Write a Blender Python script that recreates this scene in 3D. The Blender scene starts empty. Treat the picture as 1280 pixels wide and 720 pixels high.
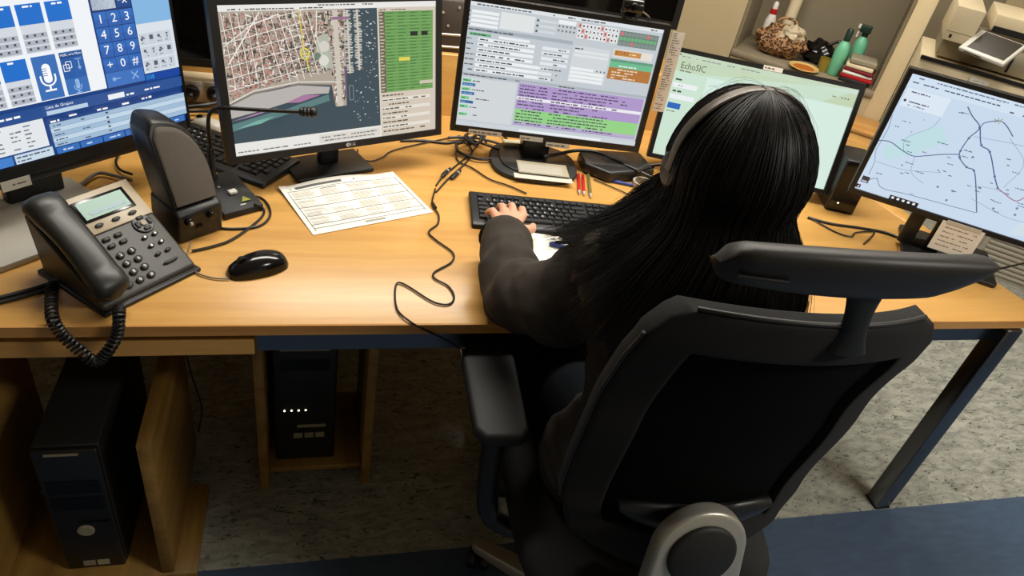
import bpy, bmesh, math, random
from mathutils import Vector, Matrix, noise

random.seed(7)
SC = bpy.context.scene
COL = SC.collection
PI = math.pi
def rad(d): return math.radians(d)

# ---------------------------------------------------------------- camera
cam_data = bpy.data.cameras.new('camera')
cam_data.sensor_width = 36.0
cam_data.lens = 890.0 / 1280.0 * 36.0
cam_data.clip_start = 0.02
cam = bpy.data.objects.new('camera', cam_data)
COL.objects.link(cam)
cam.matrix_world = Matrix(((0.96399, -0.00757, -0.26583, -0.3752),
                           (-0.20736, 0.60446, -0.76917, -1.0418),
                           (0.1665, 0.7966, 0.58113, 1.615),
                           (0, 0, 0, 1)))
SC.camera = cam

# ---------------------------------------------------------------- world, lights, exposure
world = bpy.data.worlds.new('world')
SC.world = world
world.use_nodes = True
world.node_tree.nodes['Background'].inputs[0].default_value = (0.9, 0.95, 1.0, 1)
world.node_tree.nodes['Background'].inputs[1].default_value = 0.05
vs = SC.view_settings
vs.view_transform = 'Standard'
vs.look = 'None'
vs.exposure = 0.0
vs.gamma = 1.0
vs.use_curve_mapping = False

def ceiling_lamp(loc, sx, sy, watts, colour=(1.0, 0.965, 0.88)):
    l = bpy.data.lights.new('ceiling_panel_light', 'AREA')
    l.shape = 'RECTANGLE'; l.size = sx; l.size_y = sy; l.energy = watts; l.color = colour
    o = bpy.data.objects.new('ceiling_panel_light', l)
    o.location = loc
    COL.objects.link(o)
    return o
ceiling_lamp((0.5, 0.75, 2.62), 2.6, 0.30, 66)
ceiling_lamp((1.9, -1.5, 2.62), 1.3, 0.30, 48)
ceiling_lamp((1.6, 2.6, 2.62), 2.4, 0.30, 48)

# ---------------------------------------------------------------- helpers: materials
def lin(c):
    c = c / 255.0
    return c / 12.92 if c <= 0.04045 else ((c + 0.055) / 1.055) ** 2.4
def rgb(r, g, b): return (lin(r), lin(g), lin(b), 1.0)

def mat(name, col, rough=0.5, metal=0.0, var=0.0, vscale=30.0, bump=0.0, bscale=200.0, stretch=(1, 1, 1), coat=0.0, spec=0.5):
    m = bpy.data.materials.new(name); m.use_nodes = True
    nt = m.node_tree; b = nt.nodes['Principled BSDF']
    b.inputs['Base Color'].default_value = col
    b.inputs['Roughness'].default_value = rough
    b.inputs['Metallic'].default_value = metal
    b.inputs['Coat Weight'].default_value = coat
    b.inputs['Specular IOR Level'].default_value = spec
    if var or bump:
        tc = nt.nodes.new('ShaderNodeTexCoord'); mp = nt.nodes.new('ShaderNodeMapping')
        mp.inputs['Scale'].default_value = stretch
        nt.links.new(tc.outputs['Object'], mp.inputs['Vector'])
    if var:
        n = nt.nodes.new('ShaderNodeTexNoise'); n.inputs['Scale'].default_value = vscale; n.inputs['Detail'].default_value = 4
        nt.links.new(mp.outputs[0], n.inputs['Vector'])
        r = nt.nodes.new('ShaderNodeValToRGB')
        r.color_ramp.elements[0].position = 0.3; r.color_ramp.elements[1].position = 0.7
        r.color_ramp.elements[0].color = tuple(c * (1 - var) for c in col[:3]) + (1,)
        r.color_ramp.elements[1].color = tuple(min(1, c * (1 + var)) for c in col[:3]) + (1,)
        nt.links.new(n.outputs['Fac'], r.inputs[0]); nt.links.new(r.outputs[0], b.inputs['Base Color'])
    if bump:
        n2 = nt.nodes.new('ShaderNodeTexNoise'); n2.inputs['Scale'].default_value = bscale
        nt.links.new(mp.outputs[0], n2.inputs['Vector'])
        bp = nt.nodes.new('ShaderNodeBump'); bp.inputs['Strength'].default_value = bump; bp.inputs['Distance'].default_value = 0.002
        nt.links.new(n2.outputs['Fac'], bp.inputs['Height']); nt.links.new(bp.outputs[0], b.inputs['Normal'])
    return m

def wood(name, c1, c2, rough=0.35, stretch=(1.2, 16, 16)):
    m = bpy.data.materials.new(name); m.use_nodes = True
    nt = m.node_tree; b = nt.nodes['Principled BSDF']; b.inputs['Roughness'].default_value = rough
    tc = nt.nodes.new('ShaderNodeTexCoord'); mp = nt.nodes.new('ShaderNodeMapping'); mp.inputs['Scale'].default_value = stretch
    nt.links.new(tc.outputs['Object'], mp.inputs['Vector'])
    n = nt.nodes.new('ShaderNodeTexNoise'); n.inputs['Scale'].default_value = 1.6; n.inputs['Detail'].default_value = 6; n.inputs['Distortion'].default_value = 0.6
    nt.links.new(mp.outputs[0], n.inputs['Vector'])
    n2 = nt.nodes.new('ShaderNodeTexNoise'); n2.inputs['Scale'].default_value = 12; n2.inputs['Detail'].default_value = 3
    nt.links.new(mp.outputs[0], n2.inputs['Vector'])
    mx = nt.nodes.new('ShaderNodeMath'); mx.operation = 'MULTIPLY_ADD'; mx.inputs[1].default_value = 0.3; 
    nt.links.new(n2.outputs['Fac'], mx.inputs[0]); nt.links.new(n.outputs['Fac'], mx.inputs[2])
    r = nt.nodes.new('ShaderNodeValToRGB')
    r.color_ramp.elements[0].position = 0.45; r.color_ramp.elements[1].position = 0.85
    r.color_ramp.elements[0].color = c1; r.color_ramp.elements[1].color = c2
    nt.links.new(mx.outputs[0], r.inputs[0]); nt.links.new(r.outputs[0], b.inputs['Base Color'])
    return m

def lino(name, base, light, dark):
    m = bpy.data.materials.new(name); m.use_nodes = True
    nt = m.node_tree; b = nt.nodes['Principled BSDF']; b.inputs['Roughness'].default_value = 0.42
    tc = nt.nodes.new('ShaderNodeTexCoord'); mp = nt.nodes.new('ShaderNodeMapping'); mp.inputs['Scale'].default_value = (9, 22, 9)
    mp.inputs['Rotation'].default_value = (0, 0, 0.12)
    nt.links.new(tc.outputs['Object'], mp.inputs['Vector'])
    n = nt.nodes.new('ShaderNodeTexNoise'); n.inputs['Scale'].default_value = 1.5; n.inputs['Detail'].default_value = 6; n.inputs['Distortion'].default_value = 1.2
    nt.links.new(mp.outputs[0], n.inputs['Vector'])
    r = nt.nodes.new('ShaderNodeValToRGB'); r.color_ramp.elements[0].position = 0.35; r.color_ramp.elements[1].position = 0.68
    r.color_ramp.elements[0].color = base; r.color_ramp.elements[1].color = light
    nt.links.new(n.outputs['Fac'], r.inputs[0])
    n2 = nt.nodes.new('ShaderNodeTexNoise'); n2.inputs['Scale'].default_value = 3.4; n2.inputs['Detail'].default_value = 3; n2.inputs['Distortion'].default_value = 2.0
    nt.links.new(mp.outputs[0], n2.inputs['Vector'])
    r2 = nt.nodes.new('ShaderNodeValToRGB'); r2.color_ramp.elements[0].position = 0.345; r2.color_ramp.elements[1].position = 0.405
    r2.color_ramp.elements[0].color = (0.85, 0.85, 0.85, 1); r2.color_ramp.elements[1].color = (0, 0, 0, 1)
    nt.links.new(n2.outputs['Fac'], r2.inputs[0])
    mx = nt.nodes.new('ShaderNodeMixRGB'); mx.inputs[2].default_value = dark
    nt.links.new(r2.outputs[0], mx.inputs[0]); nt.links.new(r.outputs[0], mx.inputs[1]); nt.links.new(mx.outputs[0], b.inputs['Base Color'])
    return m

def emit_attr(name, strength):
    m = bpy.data.materials.new(name); m.use_nodes = True
    nt = m.node_tree; b = nt.nodes['Principled BSDF']
    a = nt.nodes.new('ShaderNodeVertexColor'); a.layer_name = 'Col'
    b.inputs['Base Color'].default_value = (0.01, 0.01, 0.01, 1); b.inputs['Roughness'].default_value = 0.35
    nt.links.new(a.outputs[0], b.inputs['Emission Color']); b.inputs['Emission Strength'].default_value = strength
    return m
def print_attr(name, rough=0.6):
    m = bpy.data.materials.new(name); m.use_nodes = True
    nt = m.node_tree; b = nt.nodes['Principled BSDF']
    a = nt.nodes.new('ShaderNodeVertexColor'); a.layer_name = 'Col'
    nt.links.new(a.outputs[0], b.inputs['Base Color']); b.inputs['Roughness'].default_value = rough
    return m

M = {
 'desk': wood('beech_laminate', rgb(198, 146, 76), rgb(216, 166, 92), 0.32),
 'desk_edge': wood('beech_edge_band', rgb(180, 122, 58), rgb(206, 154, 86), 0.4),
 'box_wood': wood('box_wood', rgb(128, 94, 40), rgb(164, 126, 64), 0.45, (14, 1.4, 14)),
 'floor': lino('grey_marbled_lino', rgb(136, 137, 128), rgb(178, 178, 166), rgb(58, 58, 52)),
 'blue': mat('blue_lino', rgb(70, 88, 112), 0.45, var=0.12, vscale=14, stretch=(1, 4, 1)),
 'wall': mat('painted_wall', rgb(192, 182, 158), 0.8, var=0.03, vscale=3),
 'ceiling': mat('ceiling_white', rgb(215, 212, 205), 0.9),
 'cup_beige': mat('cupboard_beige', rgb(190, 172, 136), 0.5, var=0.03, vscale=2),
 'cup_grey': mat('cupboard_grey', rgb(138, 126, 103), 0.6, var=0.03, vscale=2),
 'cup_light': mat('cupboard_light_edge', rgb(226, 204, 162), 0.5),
 'cream': mat('cream_plastic', rgb(230, 212, 176), 0.45),
 'greybody': mat('copier_grey', rgb(150, 140, 118), 0.5),
 'black': mat('black_plastic', rgb(22, 21, 21), 0.42),
 'black_matte': mat('black_matte_plastic', rgb(30, 29, 28), 0.6, bump=0.15, bscale=900),
 'black_gloss': mat('black_gloss_plastic', rgb(14, 13, 13), 0.16),
 'dark_glass': mat('dark_display_glass', rgb(10, 9, 8), 0.08),
 'tablet_glass': mat('tablet_glass', rgb(58, 50, 40), 0.25),
 'key': mat('key_black', rgb(34, 33, 32), 0.45),
 'grille': mat('speaker_cloth', rgb(84, 76, 68), 0.75, var=0.12, vscale=500, bump=0.3, bscale=1400),
 'silver': mat('silver_plastic', rgb(176, 170, 158), 0.4),
 'silver_phone': mat('warm_silver_plastic', rgb(168, 152, 126), 0.36),
 'phone': mat('phone_charcoal', rgb(52, 49, 44), 0.45, bump=0.08, bscale=1200),
 'handset': mat('handset_black', rgb(30, 29, 26), 0.4),
 'lcd': mat('phone_lcd', rgb(104, 146, 134), 0.35),
 'chrome': mat('brushed_chrome', rgb(120, 122, 126), 0.24, 1.0),
 'alu': mat('satin_aluminium', rgb(190, 186, 174), 0.35, 0.55),
 'fabric': mat('chair_fabric', rgb(19, 17, 16), 0.9, var=0.2, vscale=900, bump=0.3, bscale=1500),
 'mesh': mat('chair_mesh', rgb(4, 4, 4), 0.95, var=0.3, vscale=1500, spec=0.1),
 'leather': mat('headrest_vinyl', rgb(37, 33, 30), 0.5, bump=0.1, bscale=700),
 'arm_pad': mat('armrest_rubber', rgb(27, 26, 25), 0.6),
 'jacket': mat('black_wool_jacket', rgb(50, 43, 35), 0.9, var=0.15, vscale=700, bump=0.25, bscale=1200),
 'trousers': mat('dark_trousers', rgb(13, 16, 20), 0.95, spec=0.1),
 'skin': mat('skin', rgb(216, 160, 130), 0.5, var=0.06, vscale=60),
 'hair': mat('black_hair', rgb(15, 12, 10), 0.5, var=0.3, vscale=60, stretch=(6, 6, 0.4)),
 'strand': mat('black_hair_strands', rgb(22, 17, 14), 0.48, spec=0.3),
 'band': mat('headband_grey', rgb(92, 84, 76), 0.4, 0.2),
 'paper': mat('white_paper', rgb(236, 232, 222), 0.7),
 'print': print_attr('printed_ink'),
 'screen': emit_attr('lit_screen', 0.95),
 'cable': mat('black_cable', rgb(18, 17, 16), 0.45),
 'cable_grey': mat('grey_cable', rgb(120, 112, 100), 0.5),
 'tape': mat('clear_tape', rgb(205, 200, 188), 0.15),
 'card': mat('taped_card', rgb(168, 158, 134), 0.3),
 'red': mat('red_plastic', rgb(186, 30, 34), 0.3),
 'olive': mat('olive_plastic', rgb(116, 110, 60), 0.35),
 'bluepen': mat('blue_plastic', rgb(40, 62, 140), 0.35),
 'white': mat('white_plastic', rgb(228, 224, 214), 0.4),
 'green': mat('mint_plastic', rgb(116, 196, 156), 0.35),
 'green_dark': mat('dark_green_plastic', rgb(24, 50, 40), 0.4),
 'yellow_glass': mat('amber_glass', rgb(140, 122, 52), 0.15),
 'plate': mat('plate_ceramic', rgb(226, 190, 120), 0.25),
 'tray': mat('ribbed_grey', rgb(158, 150, 134), 0.5),
 'led': None,
}
def emission(name, col, s):
    m = bpy.data.materials.new(name); m.use_nodes = True
    b = m.node_tree.nodes['Principled BSDF']; b.inputs['Base Color'].default_value = col
    b.inputs['Emission Color'].default_value = col; b.inputs['Emission Strength'].default_value = s
    return m
M['led'] = emission('indicator_led', (1, 0.93, 0.6, 1), 3.0)
M['lamp'] = emission('lamp_diffuser', (1.0, 0.9, 0.75, 1), 4.0)
def leopard():
    m = bpy.data.materials.new('leopard_cloth'); m.use_nodes = True
    nt = m.node_tree; b = nt.nodes['Principled BSDF']; b.inputs['Roughness'].default_value = 0.7
    tc = nt.nodes.new('ShaderNodeTexCoord'); v = nt.nodes.new('ShaderNodeTexVoronoi'); v.inputs['Scale'].default_value = 75
    nt.links.new(tc.outputs['Object'], v.inputs['Vector'])
    r = nt.nodes.new('ShaderNodeValToRGB'); r.color_ramp.interpolation = 'CONSTANT'
    r.color_ramp.elements[0].color = rgb(128, 78, 44); r.color_ramp.elements[0].position = 0
    r.color_ramp.elements[1].color = rgb(38, 24, 16); r.color_ramp.elements[1].position = 0.28
    e = r.color_ramp.elements.new(0.5); e.color = rgb(176, 132, 88)
    nt.links.new(v.outputs['Distance'], r.inputs[0]); nt.links.new(r.outputs[0], b.inputs['Base Color'])
    return m
M['leopard'] = leopard()

# ---------------------------------------------------------------- helpers: objects
def tag(o, label=None, cat=None, group=None, kind=None):
    if label: o['label'] = label
    if cat: o['category'] = cat
    if group: o['group'] = group
    if kind: o['kind'] = kind
    return o
def thing(name, label, cat, loc=(0, 0, 0), rz=0.0, group=None, rot=None):
    o = bpy.data.objects.new(name, None); COL.objects.link(o)
    o.empty_display_size = 0.05
    o.location = loc; o.rotation_euler = rot if rot else (0, 0, rz)
    return tag(o, label, cat, group)
def link(name, me, m=None, parent=None, loc=None, rot=None):
    o = bpy.data.objects.new(name, me); COL.objects.link(o)
    if m is not None and not me.materials: me.materials.append(m)
    if parent is not None: o.parent = parent
    if loc is not None: o.location = loc
    if rot is not None: o.rotation_euler = rot
    return o
def copy_tree(o, parent=None):
    c = o.copy(); COL.objects.link(c); c.parent = parent
    for ch in [x for x in KIDS(o)]: copy_tree(ch, c)
    return c
def KIDS(o): return [x for x in COL.objects if x.parent == o]

class MB:
    def __init__(s): s.v = []; s.f = []; s.c = []
    def quad(s, a, b, c, d, col=None): s.poly([a, b, c, d], col)
    def poly(s, pts, col=None):
        i = len(s.v); s.v += [tuple(p) for p in pts]; s.f.append(list(range(i, i + len(pts)))); s.c.append(col)
    def mesh(s, vs, fs, col=None):
        i = len(s.v); s.v += [tuple(p) for p in vs]; s.f += [[k + i for k in f] for f in fs]; s.c += [col] * len(fs)
    def box(s, c, d, mtx=None):
        x, y, z = d[0] / 2, d[1] / 2, d[2] / 2
        P = [Vector((c[0] + a * x, c[1] + b * y, c[2] + e * z)) for a in (-1, 1) for b in (-1, 1) for e in (-1, 1)]
        if mtx: P = [mtx @ p for p in P]
        s.mesh(P, [(0, 1, 3, 2), (4, 6, 7, 5), (0, 4, 5, 1), (2, 3, 7, 6), (0, 2, 6, 4), (1, 5, 7, 3)])
    def cyl(s, p0, p1, r0, r1=None, n=16, caps=True):
        r1 = r0 if r1 is None else r1
        p0, p1 = Vector(p0), Vector(p1); ax = (p1 - p0).normalized()
        u = ax.orthogonal().normalized(); w = ax.cross(u)
        vs = []
        for p, r in ((p0, r0), (p1, r1)):
            vs += [p + (u * math.cos(2 * PI * k / n) + w * math.sin(2 * PI * k / n)) * r for k in range(n)]
        fs = [(k, (k + 1) % n, n + (k + 1) % n, n + k) for k in range(n)]
        if caps: fs += [tuple(reversed(range(n))), tuple(range(n, 2 * n))]
        s.mesh(vs, fs)
    def lathe(s, prof, n=20, origin=(0, 0, 0)):
        o = Vector(origin); vs = []; fs = []
        for r, z in prof: vs += [o + Vector((r * math.cos(2 * PI * k / n), r * math.sin(2 * PI * k / n), z)) for k in range(n)]
        for j in range(len(prof) - 1):
            for k in range(n): fs.append((j * n + k, j * n + (k + 1) % n, (j + 1) * n + (k + 1) % n, (j + 1) * n + k))
        fs.append(tuple(reversed(range(n)))); fs.append(tuple(range((len(prof) - 1) * n, len(prof) * n)))
        s.mesh(vs, fs)
    def tube(s, pts, r, n=8, caps=True, scale=None):
        pts = [Vector(p) for p in pts]; vs = []; fs = []
        t0 = (pts[1] - pts[0]).normalized(); u = t0.orthogonal().normalized()
        for i, p in enumerate(pts):
            t = (pts[min(i + 1, len(pts) - 1)] - pts[max(i - 1, 0)]).normalized()
            u = (u - t * u.dot(t)).normalized(); w = t.cross(u)
            rr = r[i] if isinstance(r, (list, tuple)) else r
            vs += [p + (u * math.cos(2 * PI * k / n) + w * math.sin(2 * PI * k / n)) * rr for k in range(n)]
        for i in range(len(pts) - 1):
            for k in range(n): fs.append((i * n + k, i * n + (k + 1) % n, (i + 1) * n + (k + 1) % n, (i + 1) * n + k))
        if caps: fs += [tuple(reversed(range(n))), tuple(range((len(pts) - 1) * n, len(pts) * n))]
        s.mesh(vs, fs)
    def prism(s, outline, h0, h1, plane='xy'):
        n = len(outline)
        def P(a, b, h): return (a, b, h) if plane == 'xy' else ((a, h, b) if plane == 'xz' else (h, a, b))
        vs = [P(a, b, h0) for a, b in outline] + [P(a, b, h1) for a, b in outline]
        s.mesh(vs, [tuple(range(n)), tuple(range(n, 2 * n))] + [(k, (k + 1) % n, n + (k + 1) % n, n + k) for k in range(n)])
    def loft(s, rings, caps=True, closed=True):
        n = len(rings[0]); vs = [p for r in rings for p in r]; fs = []
        for j in range(len(rings) - 1):
            for k in range(n if closed else n - 1): fs.append((j * n + k, j * n + (k + 1) % n, (j + 1) * n + (k + 1) % n, (j + 1) * n + k))
        if caps and closed: fs += [tuple(reversed(range(n))), tuple(range((len(rings) - 1) * n, len(rings) * n))]
        s.mesh(vs, fs)
    def me(s, name, bevel=0.0, seg=2, smooth=False, merge=False, angle=35):
        me = bpy.data.meshes.new(name); me.from_pydata(s.v, [], s.f)
        if any(c is not None for c in s.c):
            ca = me.color_attributes.new('Col', 'BYTE_COLOR', 'CORNER')
            k = 0
            for f, c in zip(s.f, s.c):
                for _ in f: ca.data[k].color = c or (1, 1, 1, 1); k += 1
        bm = bmesh.new(); bm.from_mesh(me)
        if merge: bmesh.ops.remove_doubles(bm, verts=bm.verts, dist=1e-5)
        if not any(c is not None for c in s.c): bmesh.ops.recalc_face_normals(bm, faces=bm.faces)
        if bevel:
            es = [e for e in bm.edges if len(e.link_faces) == 2 and e.calc_face_angle(0) > rad(angle)]
            bmesh.ops.bevel(bm, geom=es, offset=bevel, segments=seg, profile=0.5, affect='EDGES', clamp_overlap=True)
        bm.to_mesh(me); bm.free()
        if smooth or bevel:
            me.shade_smooth()
            try: me.set_sharp_from_angle(angle=rad(50))
            except Exception: pass
        return me
    def build(s, name, m, parent=None, bevel=0.0, seg=2, smooth=False, loc=None, rot=None, merge=False, angle=35):
        return link(name, s.me(name, bevel, seg, smooth, merge, angle), m, parent, loc, rot)

def rbox(name, c, d, m, parent=None, bevel=0.0, seg=2, loc=None, rot=None):
    b = MB(); b.box(c, d); return b.build(name, m, parent, bevel, seg, loc=loc, rot=rot)
def struct(o): o['kind'] = 'structure'; return o
def spline(pts, n=8):
    P = [Vector(p) for p in pts]; P = [P[0] * 2 - P[1]] + P + [P[-1] * 2 - P[-2]]; out = []
    for i in range(1, len(P) - 2):
        for k in range(n):
            t = k / n; a, b, c, d = P[i - 1], P[i], P[i + 1], P[i + 2]
            out.append(0.5 * ((2 * b) + (c - a) * t + (2 * a - 5 * b + 4 * c - d) * t * t + (3 * b - a - 3 * c + d) * t ** 3))
    out.append(P[-2]); return out
def cable(name, pts, r, label, m=None, parent=None, group=None, n=6):
    b = MB(); b.tube(spline(pts, n), r, 7)
    o = b.build(name, m or M['cable'], parent, smooth=True)
    if parent is None: tag(o, label, 'cable', group)
    return o
def apply_mods(o):
    dg = bpy.context.evaluated_depsgraph_get(); e = o.evaluated_get(dg)
    me = bpy.data.meshes.new_from_object(e); o.modifiers.clear(); old = o.data; o.data = me
    return o
_TXT = {}
def text_geo(s, align='CENTER'):
    key = (s, align)
    if key not in _TXT:
        c = bpy.data.curves.new('t', 'FONT'); c.body = s; c.size = 1.0; c.align_x = align; c.align_y = 'CENTER'; c.resolution_u = 2
        o = bpy.data.objects.new('t', c); COL.objects.link(o)
        bpy.context.view_layer.update()
        dg = bpy.context.evaluated_depsgraph_get(); me = bpy.data.meshes.new_from_object(o.evaluated_get(dg))
        _TXT[key] = ([v.co.copy() for v in me.vertices], [list(p.vertices) for p in me.polygons])
        bpy.data.objects.remove(o); bpy.data.meshes.remove(me)
    return _TXT[key]

class Canvas:
    """flat print or display picture: x to the right, z up, metres from the bottom centre; drawn towards -y"""
    def __init__(s, y): s.b = MB(); s.y = y; s.k = 0
    def lay(s): s.k += 1
    def _y(s): return s.y - 0.00008 * s.k
    def rect(s, x0, z0, x1, z1, c):
        y = s._y(); s.b.quad((x0, y, z0), (x1, y, z0), (x1, y, z1), (x0, y, z1), c)
    def poly(s, pts, c):
        y = s._y(); s.b.poly([(a, y, b) for a, b in pts], c)
    def line(s, pts, w, c):
        y = s._y()
        for (a, b), (d, e) in zip(pts, pts[1:]):
            L = math.hypot(d - a, e - b) or 1e-6; nx, nz = -(e - b) / L * w / 2, (d - a) / L * w / 2
            s.b.quad((a - nx, y, b - nz), (d - nx, y, e - nz), (d + nx, y, e + nz), (a + nx, y, b + nz), c)
    def disc(s, x, z, r, c, n=14, a0=0, a1=2 * PI):
        s.poly([(x + r * math.cos(a0 + (a1 - a0) * k / n), z + r * math.sin(a0 + (a1 - a0) * k / n)) for k in range(n)], c)
    def text(s, t, x, z, size, c, align='CENTER', wide=1.0):
        vs, fs = text_geo(t, align); y = s._y()
        s.b.mesh([(x + v.x * size * wide, y, z + v.y * size) for v in vs], fs, c)
    def words(s, x0, x1, z, h, c, fill=0.85):
        x = x0
        while x < x1:
            w = random.uniform(0.8, 4.2) * h
            if x + w > x1: break
            if random.random() < fill: s.rect(x, z, x + w, z + h * random.uniform(0.75, 1), c)
            x += w + h * 0.7
    def build(s, name, m, parent): return s.b.build(name, m, parent)

# ================================================================ SETTING
DT = 0.74                                   # height of the desk top
struct(rbox('floor', (0.6, 0.5, -0.05), (8.4, 8.4, 0.1), M['floor']))
struct(rbox('floor_strip', (0.6, -1.852, 0.0005), (8.4, 3.68, 0.001), M['blue']))
struct(rbox('ceiling', (0.6, 0.5, 2.75), (8.4, 8.4, 0.1), M['ceiling']))
struct(rbox('wall_back', (0.6, 4.65, 1.35), (8.4, 0.1, 2.7), M['wall']))
struct(rbox('wall_front', (0.6, -3.65, 1.35), (8.4, 0.1, 2.7), M['wall']))
struct(rbox('wall_left', (-3.55, 0.5, 1.35), (0.1, 8.2, 2.7), M['wall']))
struct(rbox('wall_right', (4.75, 0.5, 1.35), (0.1, 8.2, 2.7), M['wall']))

for lx, ly, sx in ((0.5, 0.75, 2.6), (1.9, -1.5, 1.3), (1.6, 2.6, 2.4)):
    nm = {0.75: 'long ceiling light panel above the desk', -1.5: 'short ceiling light panel in front of the desk', 2.6: 'ceiling light panel over the cupboard and copier'}[ly]
    t = thing('ceiling_light', nm, 'ceiling light', (lx, ly, 2.7))
    b = MB()
    for s_ in (-1, 1):
        b.box((0, s_ * 0.165, -0.03), (sx + 0.06, 0.03, 0.06)); b.box((s_ * (sx / 2 + 0.015), 0, -0.03), (0.03, 0.3, 0.06))
    b.build('frame', M['white'], t)
    rbox('diffuser', (0, 0, -0.02), (sx, 0.3, 0.02), M['lamp'], t)

# ================================================================ DESK
desk = thing('office_desk', 'long beech office desk with chrome legs carrying the monitors', 'desk', (0, 0, 0))
b = MB(); b.prism([(-2.0, 0.0), (1.412, 0.0), (1.342, 0.297), (1.266, 0.645), (1.204, 0.985), (-2.0, 0.985)], DT - 0.024, DT)
b.build('desktop', M['desk'], desk, 0.0015, 1)
rbox('edge_band', (-0.2945, -0.0012, DT - 0.012), (3.41, 0.002, 0.0225), M['desk_edge'], desk)
rbox('front_rail', (0.41, 0.034, 0.686), (1.78, 0.03, 0.05), M['chrome'], desk)
rbox('apron_board', (-1.25, 0.026, 0.672), (1.53, 0.018, 0.036), M['desk'], desk)
rbox('back_rail', (-0.3, 0.9, 0.692), (3.0, 0.03, 0.045), M['chrome'], desk)
for x, y in ((1.30, 0.016), (-1.95, 0.03), (1.17, 0.93), (-1.95, 0.93)):
    rbox('leg', (x, y, 0.358), (0.05, 0.05, 0.71), M['chrome'], desk, 0.004, 2)
    rbox('foot', (x, y, 0.003), (0.052, 0.052, 0.006), M['black'], desk)

b = MB(); b.prism([(1.345, 0.298), (1.268, 0.645), (1.206, 0.985), (1.30, 0.985), (1.352, 0.62), (1.372, 0.30)], DT - 0.024, DT - 0.0008)
b.build('end_leaf', M['desk'], desk, 0.0015, 1)
# ribbed grey shutter cabinet beyond the right end of the desk
rc = thing('shutter_cabinet', 'low ribbed grey shutter cabinet beyond the right desk end', 'cabinet', (2.99, 1.08, 0), rad(-40))
rbox('body', (0.0, 0.16, 0.34), (0.62, 0.30, 0.68), M['tray'], rc)
ms = None
for k in range(26):
    if ms is None:
        q = MB(); q.box((0, 0, 0), (0.58, 0.012, 0.017)); ms = q.me('slat', 0.003, 1)
    link('slat', ms, M['tray'], rc, (0, 0.008, 0.03 + k * 0.0245))
rbox('top', (0, 0.155, 0.69), (0.63, 0.32, 0.02), M['tray'], rc, 0.002, 1)

# partition board behind the desk with cable trunking
rbk = thing('desk_partition', 'wooden partition board standing along the back edge of the desk', 'partition', (0, 0, 0))
rbox('board', (-0.45, 1.001, 0.462), (3.0, 0.024, 0.924), M['desk'], rbk, 0.001, 1)
tr = thing('cable_trunking', 'cream cable trunking with sockets along the wooden partition', 'trunking', (-0.78, 0.988, 0.742))
rbox('channel', (0, -0.022, 0.036), (1.5, 0.043, 0.072), M['cream'], tr, 0.003, 2)
for x in (0.0, 0.072, 0.144, 0.216):
    s_ = rbox('socket', (x, -0.0455, 0.034), (0.066, 0.004, 0.056), M['white'], tr, 0.001, 1)
for i, (x, lab) in enumerate(((0.078, 'black plug nearest the left screen in the cream trunking'), (0.136, 'black plug beside the map monitor in the cream trunking'))):
    t = thing('power_plug', lab, 'plug', (-0.78 + x, 0.9395, 0.775), 0, 'black plugs in the cable trunking')
    b = MB(); b.cyl((0, 0, 0), (0, -0.022, 0), 0.021, 0.019, 18); b.cyl((0, -0.022, 0), (0, -0.036, -0.004), 0.014, 0.008, 14)
    b.build('plug_body', M['black'], t, 0.002, 2)

# ================================================================ MONITORS
def monitor(name, label, pos, yaw, tilt, w, h, bez, stand=None, depth=0.022, m_case='black', group='monitors on the desk', base_z=DT):
    r = thing(name, label, 'monitor', (pos[0], pos[1], base_z), rad(yaw), group)
    zb = pos[2] - base_z; rot = (-rad(tilt), 0, 0); lo = (0, 0, zb)
    l, rr, bt, tp = bez
    b = MB(); b.box((0, 0.004 + depth / 2, h / 2), (w, depth, h))
    b.box((0, 0.004 + depth + 0.012, h * 0.46), (w * 0.62, 0.024, h * 0.6))
    b.build('housing', M[m_case], r, 0.003, 2, loc=lo, rot=rot)
    b = MB()
    b.box((-w / 2 + l / 2, 0.001, h / 2), (l, 0.008, h)); b.box((w / 2 - rr / 2, 0.001, h / 2), (rr, 0.008, h))
    b.box((0, 0.001, bt / 2), (w - l - rr, 0.008, bt)); b.box((0, 0.001, h - tp / 2), (w - l - rr, 0.008, tp))
    b.build('bezel', M[m_case], r, loc=lo, rot=rot)
    cv = Canvas(0.0035)
    cv.area = (-w / 2 + l, bt, w / 2 - rr, h - tp); cv.root = r; cv.lo = lo; cv.rot = rot
    return r, cv
def finish_screen(cv, lit=True):
    o = cv.build('screen', M['screen'] if lit else M['dark_glass'], cv.root)
    o.location = cv.lo; o.rotation_euler = cv.rot
    return o
def sticker(r, cv, x0, z0, x1, z1, m='tape', txt=True):
    b = MB(); b.box(((x0 + x1) / 2, -0.0038, (z0 + z1) / 2), (x1 - x0, 0.0008, z1 - z0))
    o = b.build('label_strip', M[m], r, loc=cv.lo, rot=cv.rot)
    if txt:
        c2 = Canvas(-0.00435); c2.words(x0 + 0.004, x1 - 0.004, (z0 + z1) / 2 - 0.002, 0.004, rgb(90, 84, 74))
        if c2.b.f: c2.build('lettering', M['print'], o)
def base_plate(r, c, sx, sy, th, m, bev=0.02, name='base'):
    b = MB(); n = 8; pts = []
    for cx, cy, a0 in ((1, 1, 0), (-1, 1, 90), (-1, -1, 180), (1, -1, 270)):
        for k in range(n + 1):
            a = rad(a0 + 90 * k / n); pts.append((c[0] + cx * (sx / 2 - bev) + bev * math.cos(a), c[1] + cy * (sy / 2 - bev) + bev * math.sin(a)))
    b.prism(pts, 0.0005, th); return b.build(name, M[m], r, 0.002, 2)

W_ = (1, 1, 1, 1)
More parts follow.
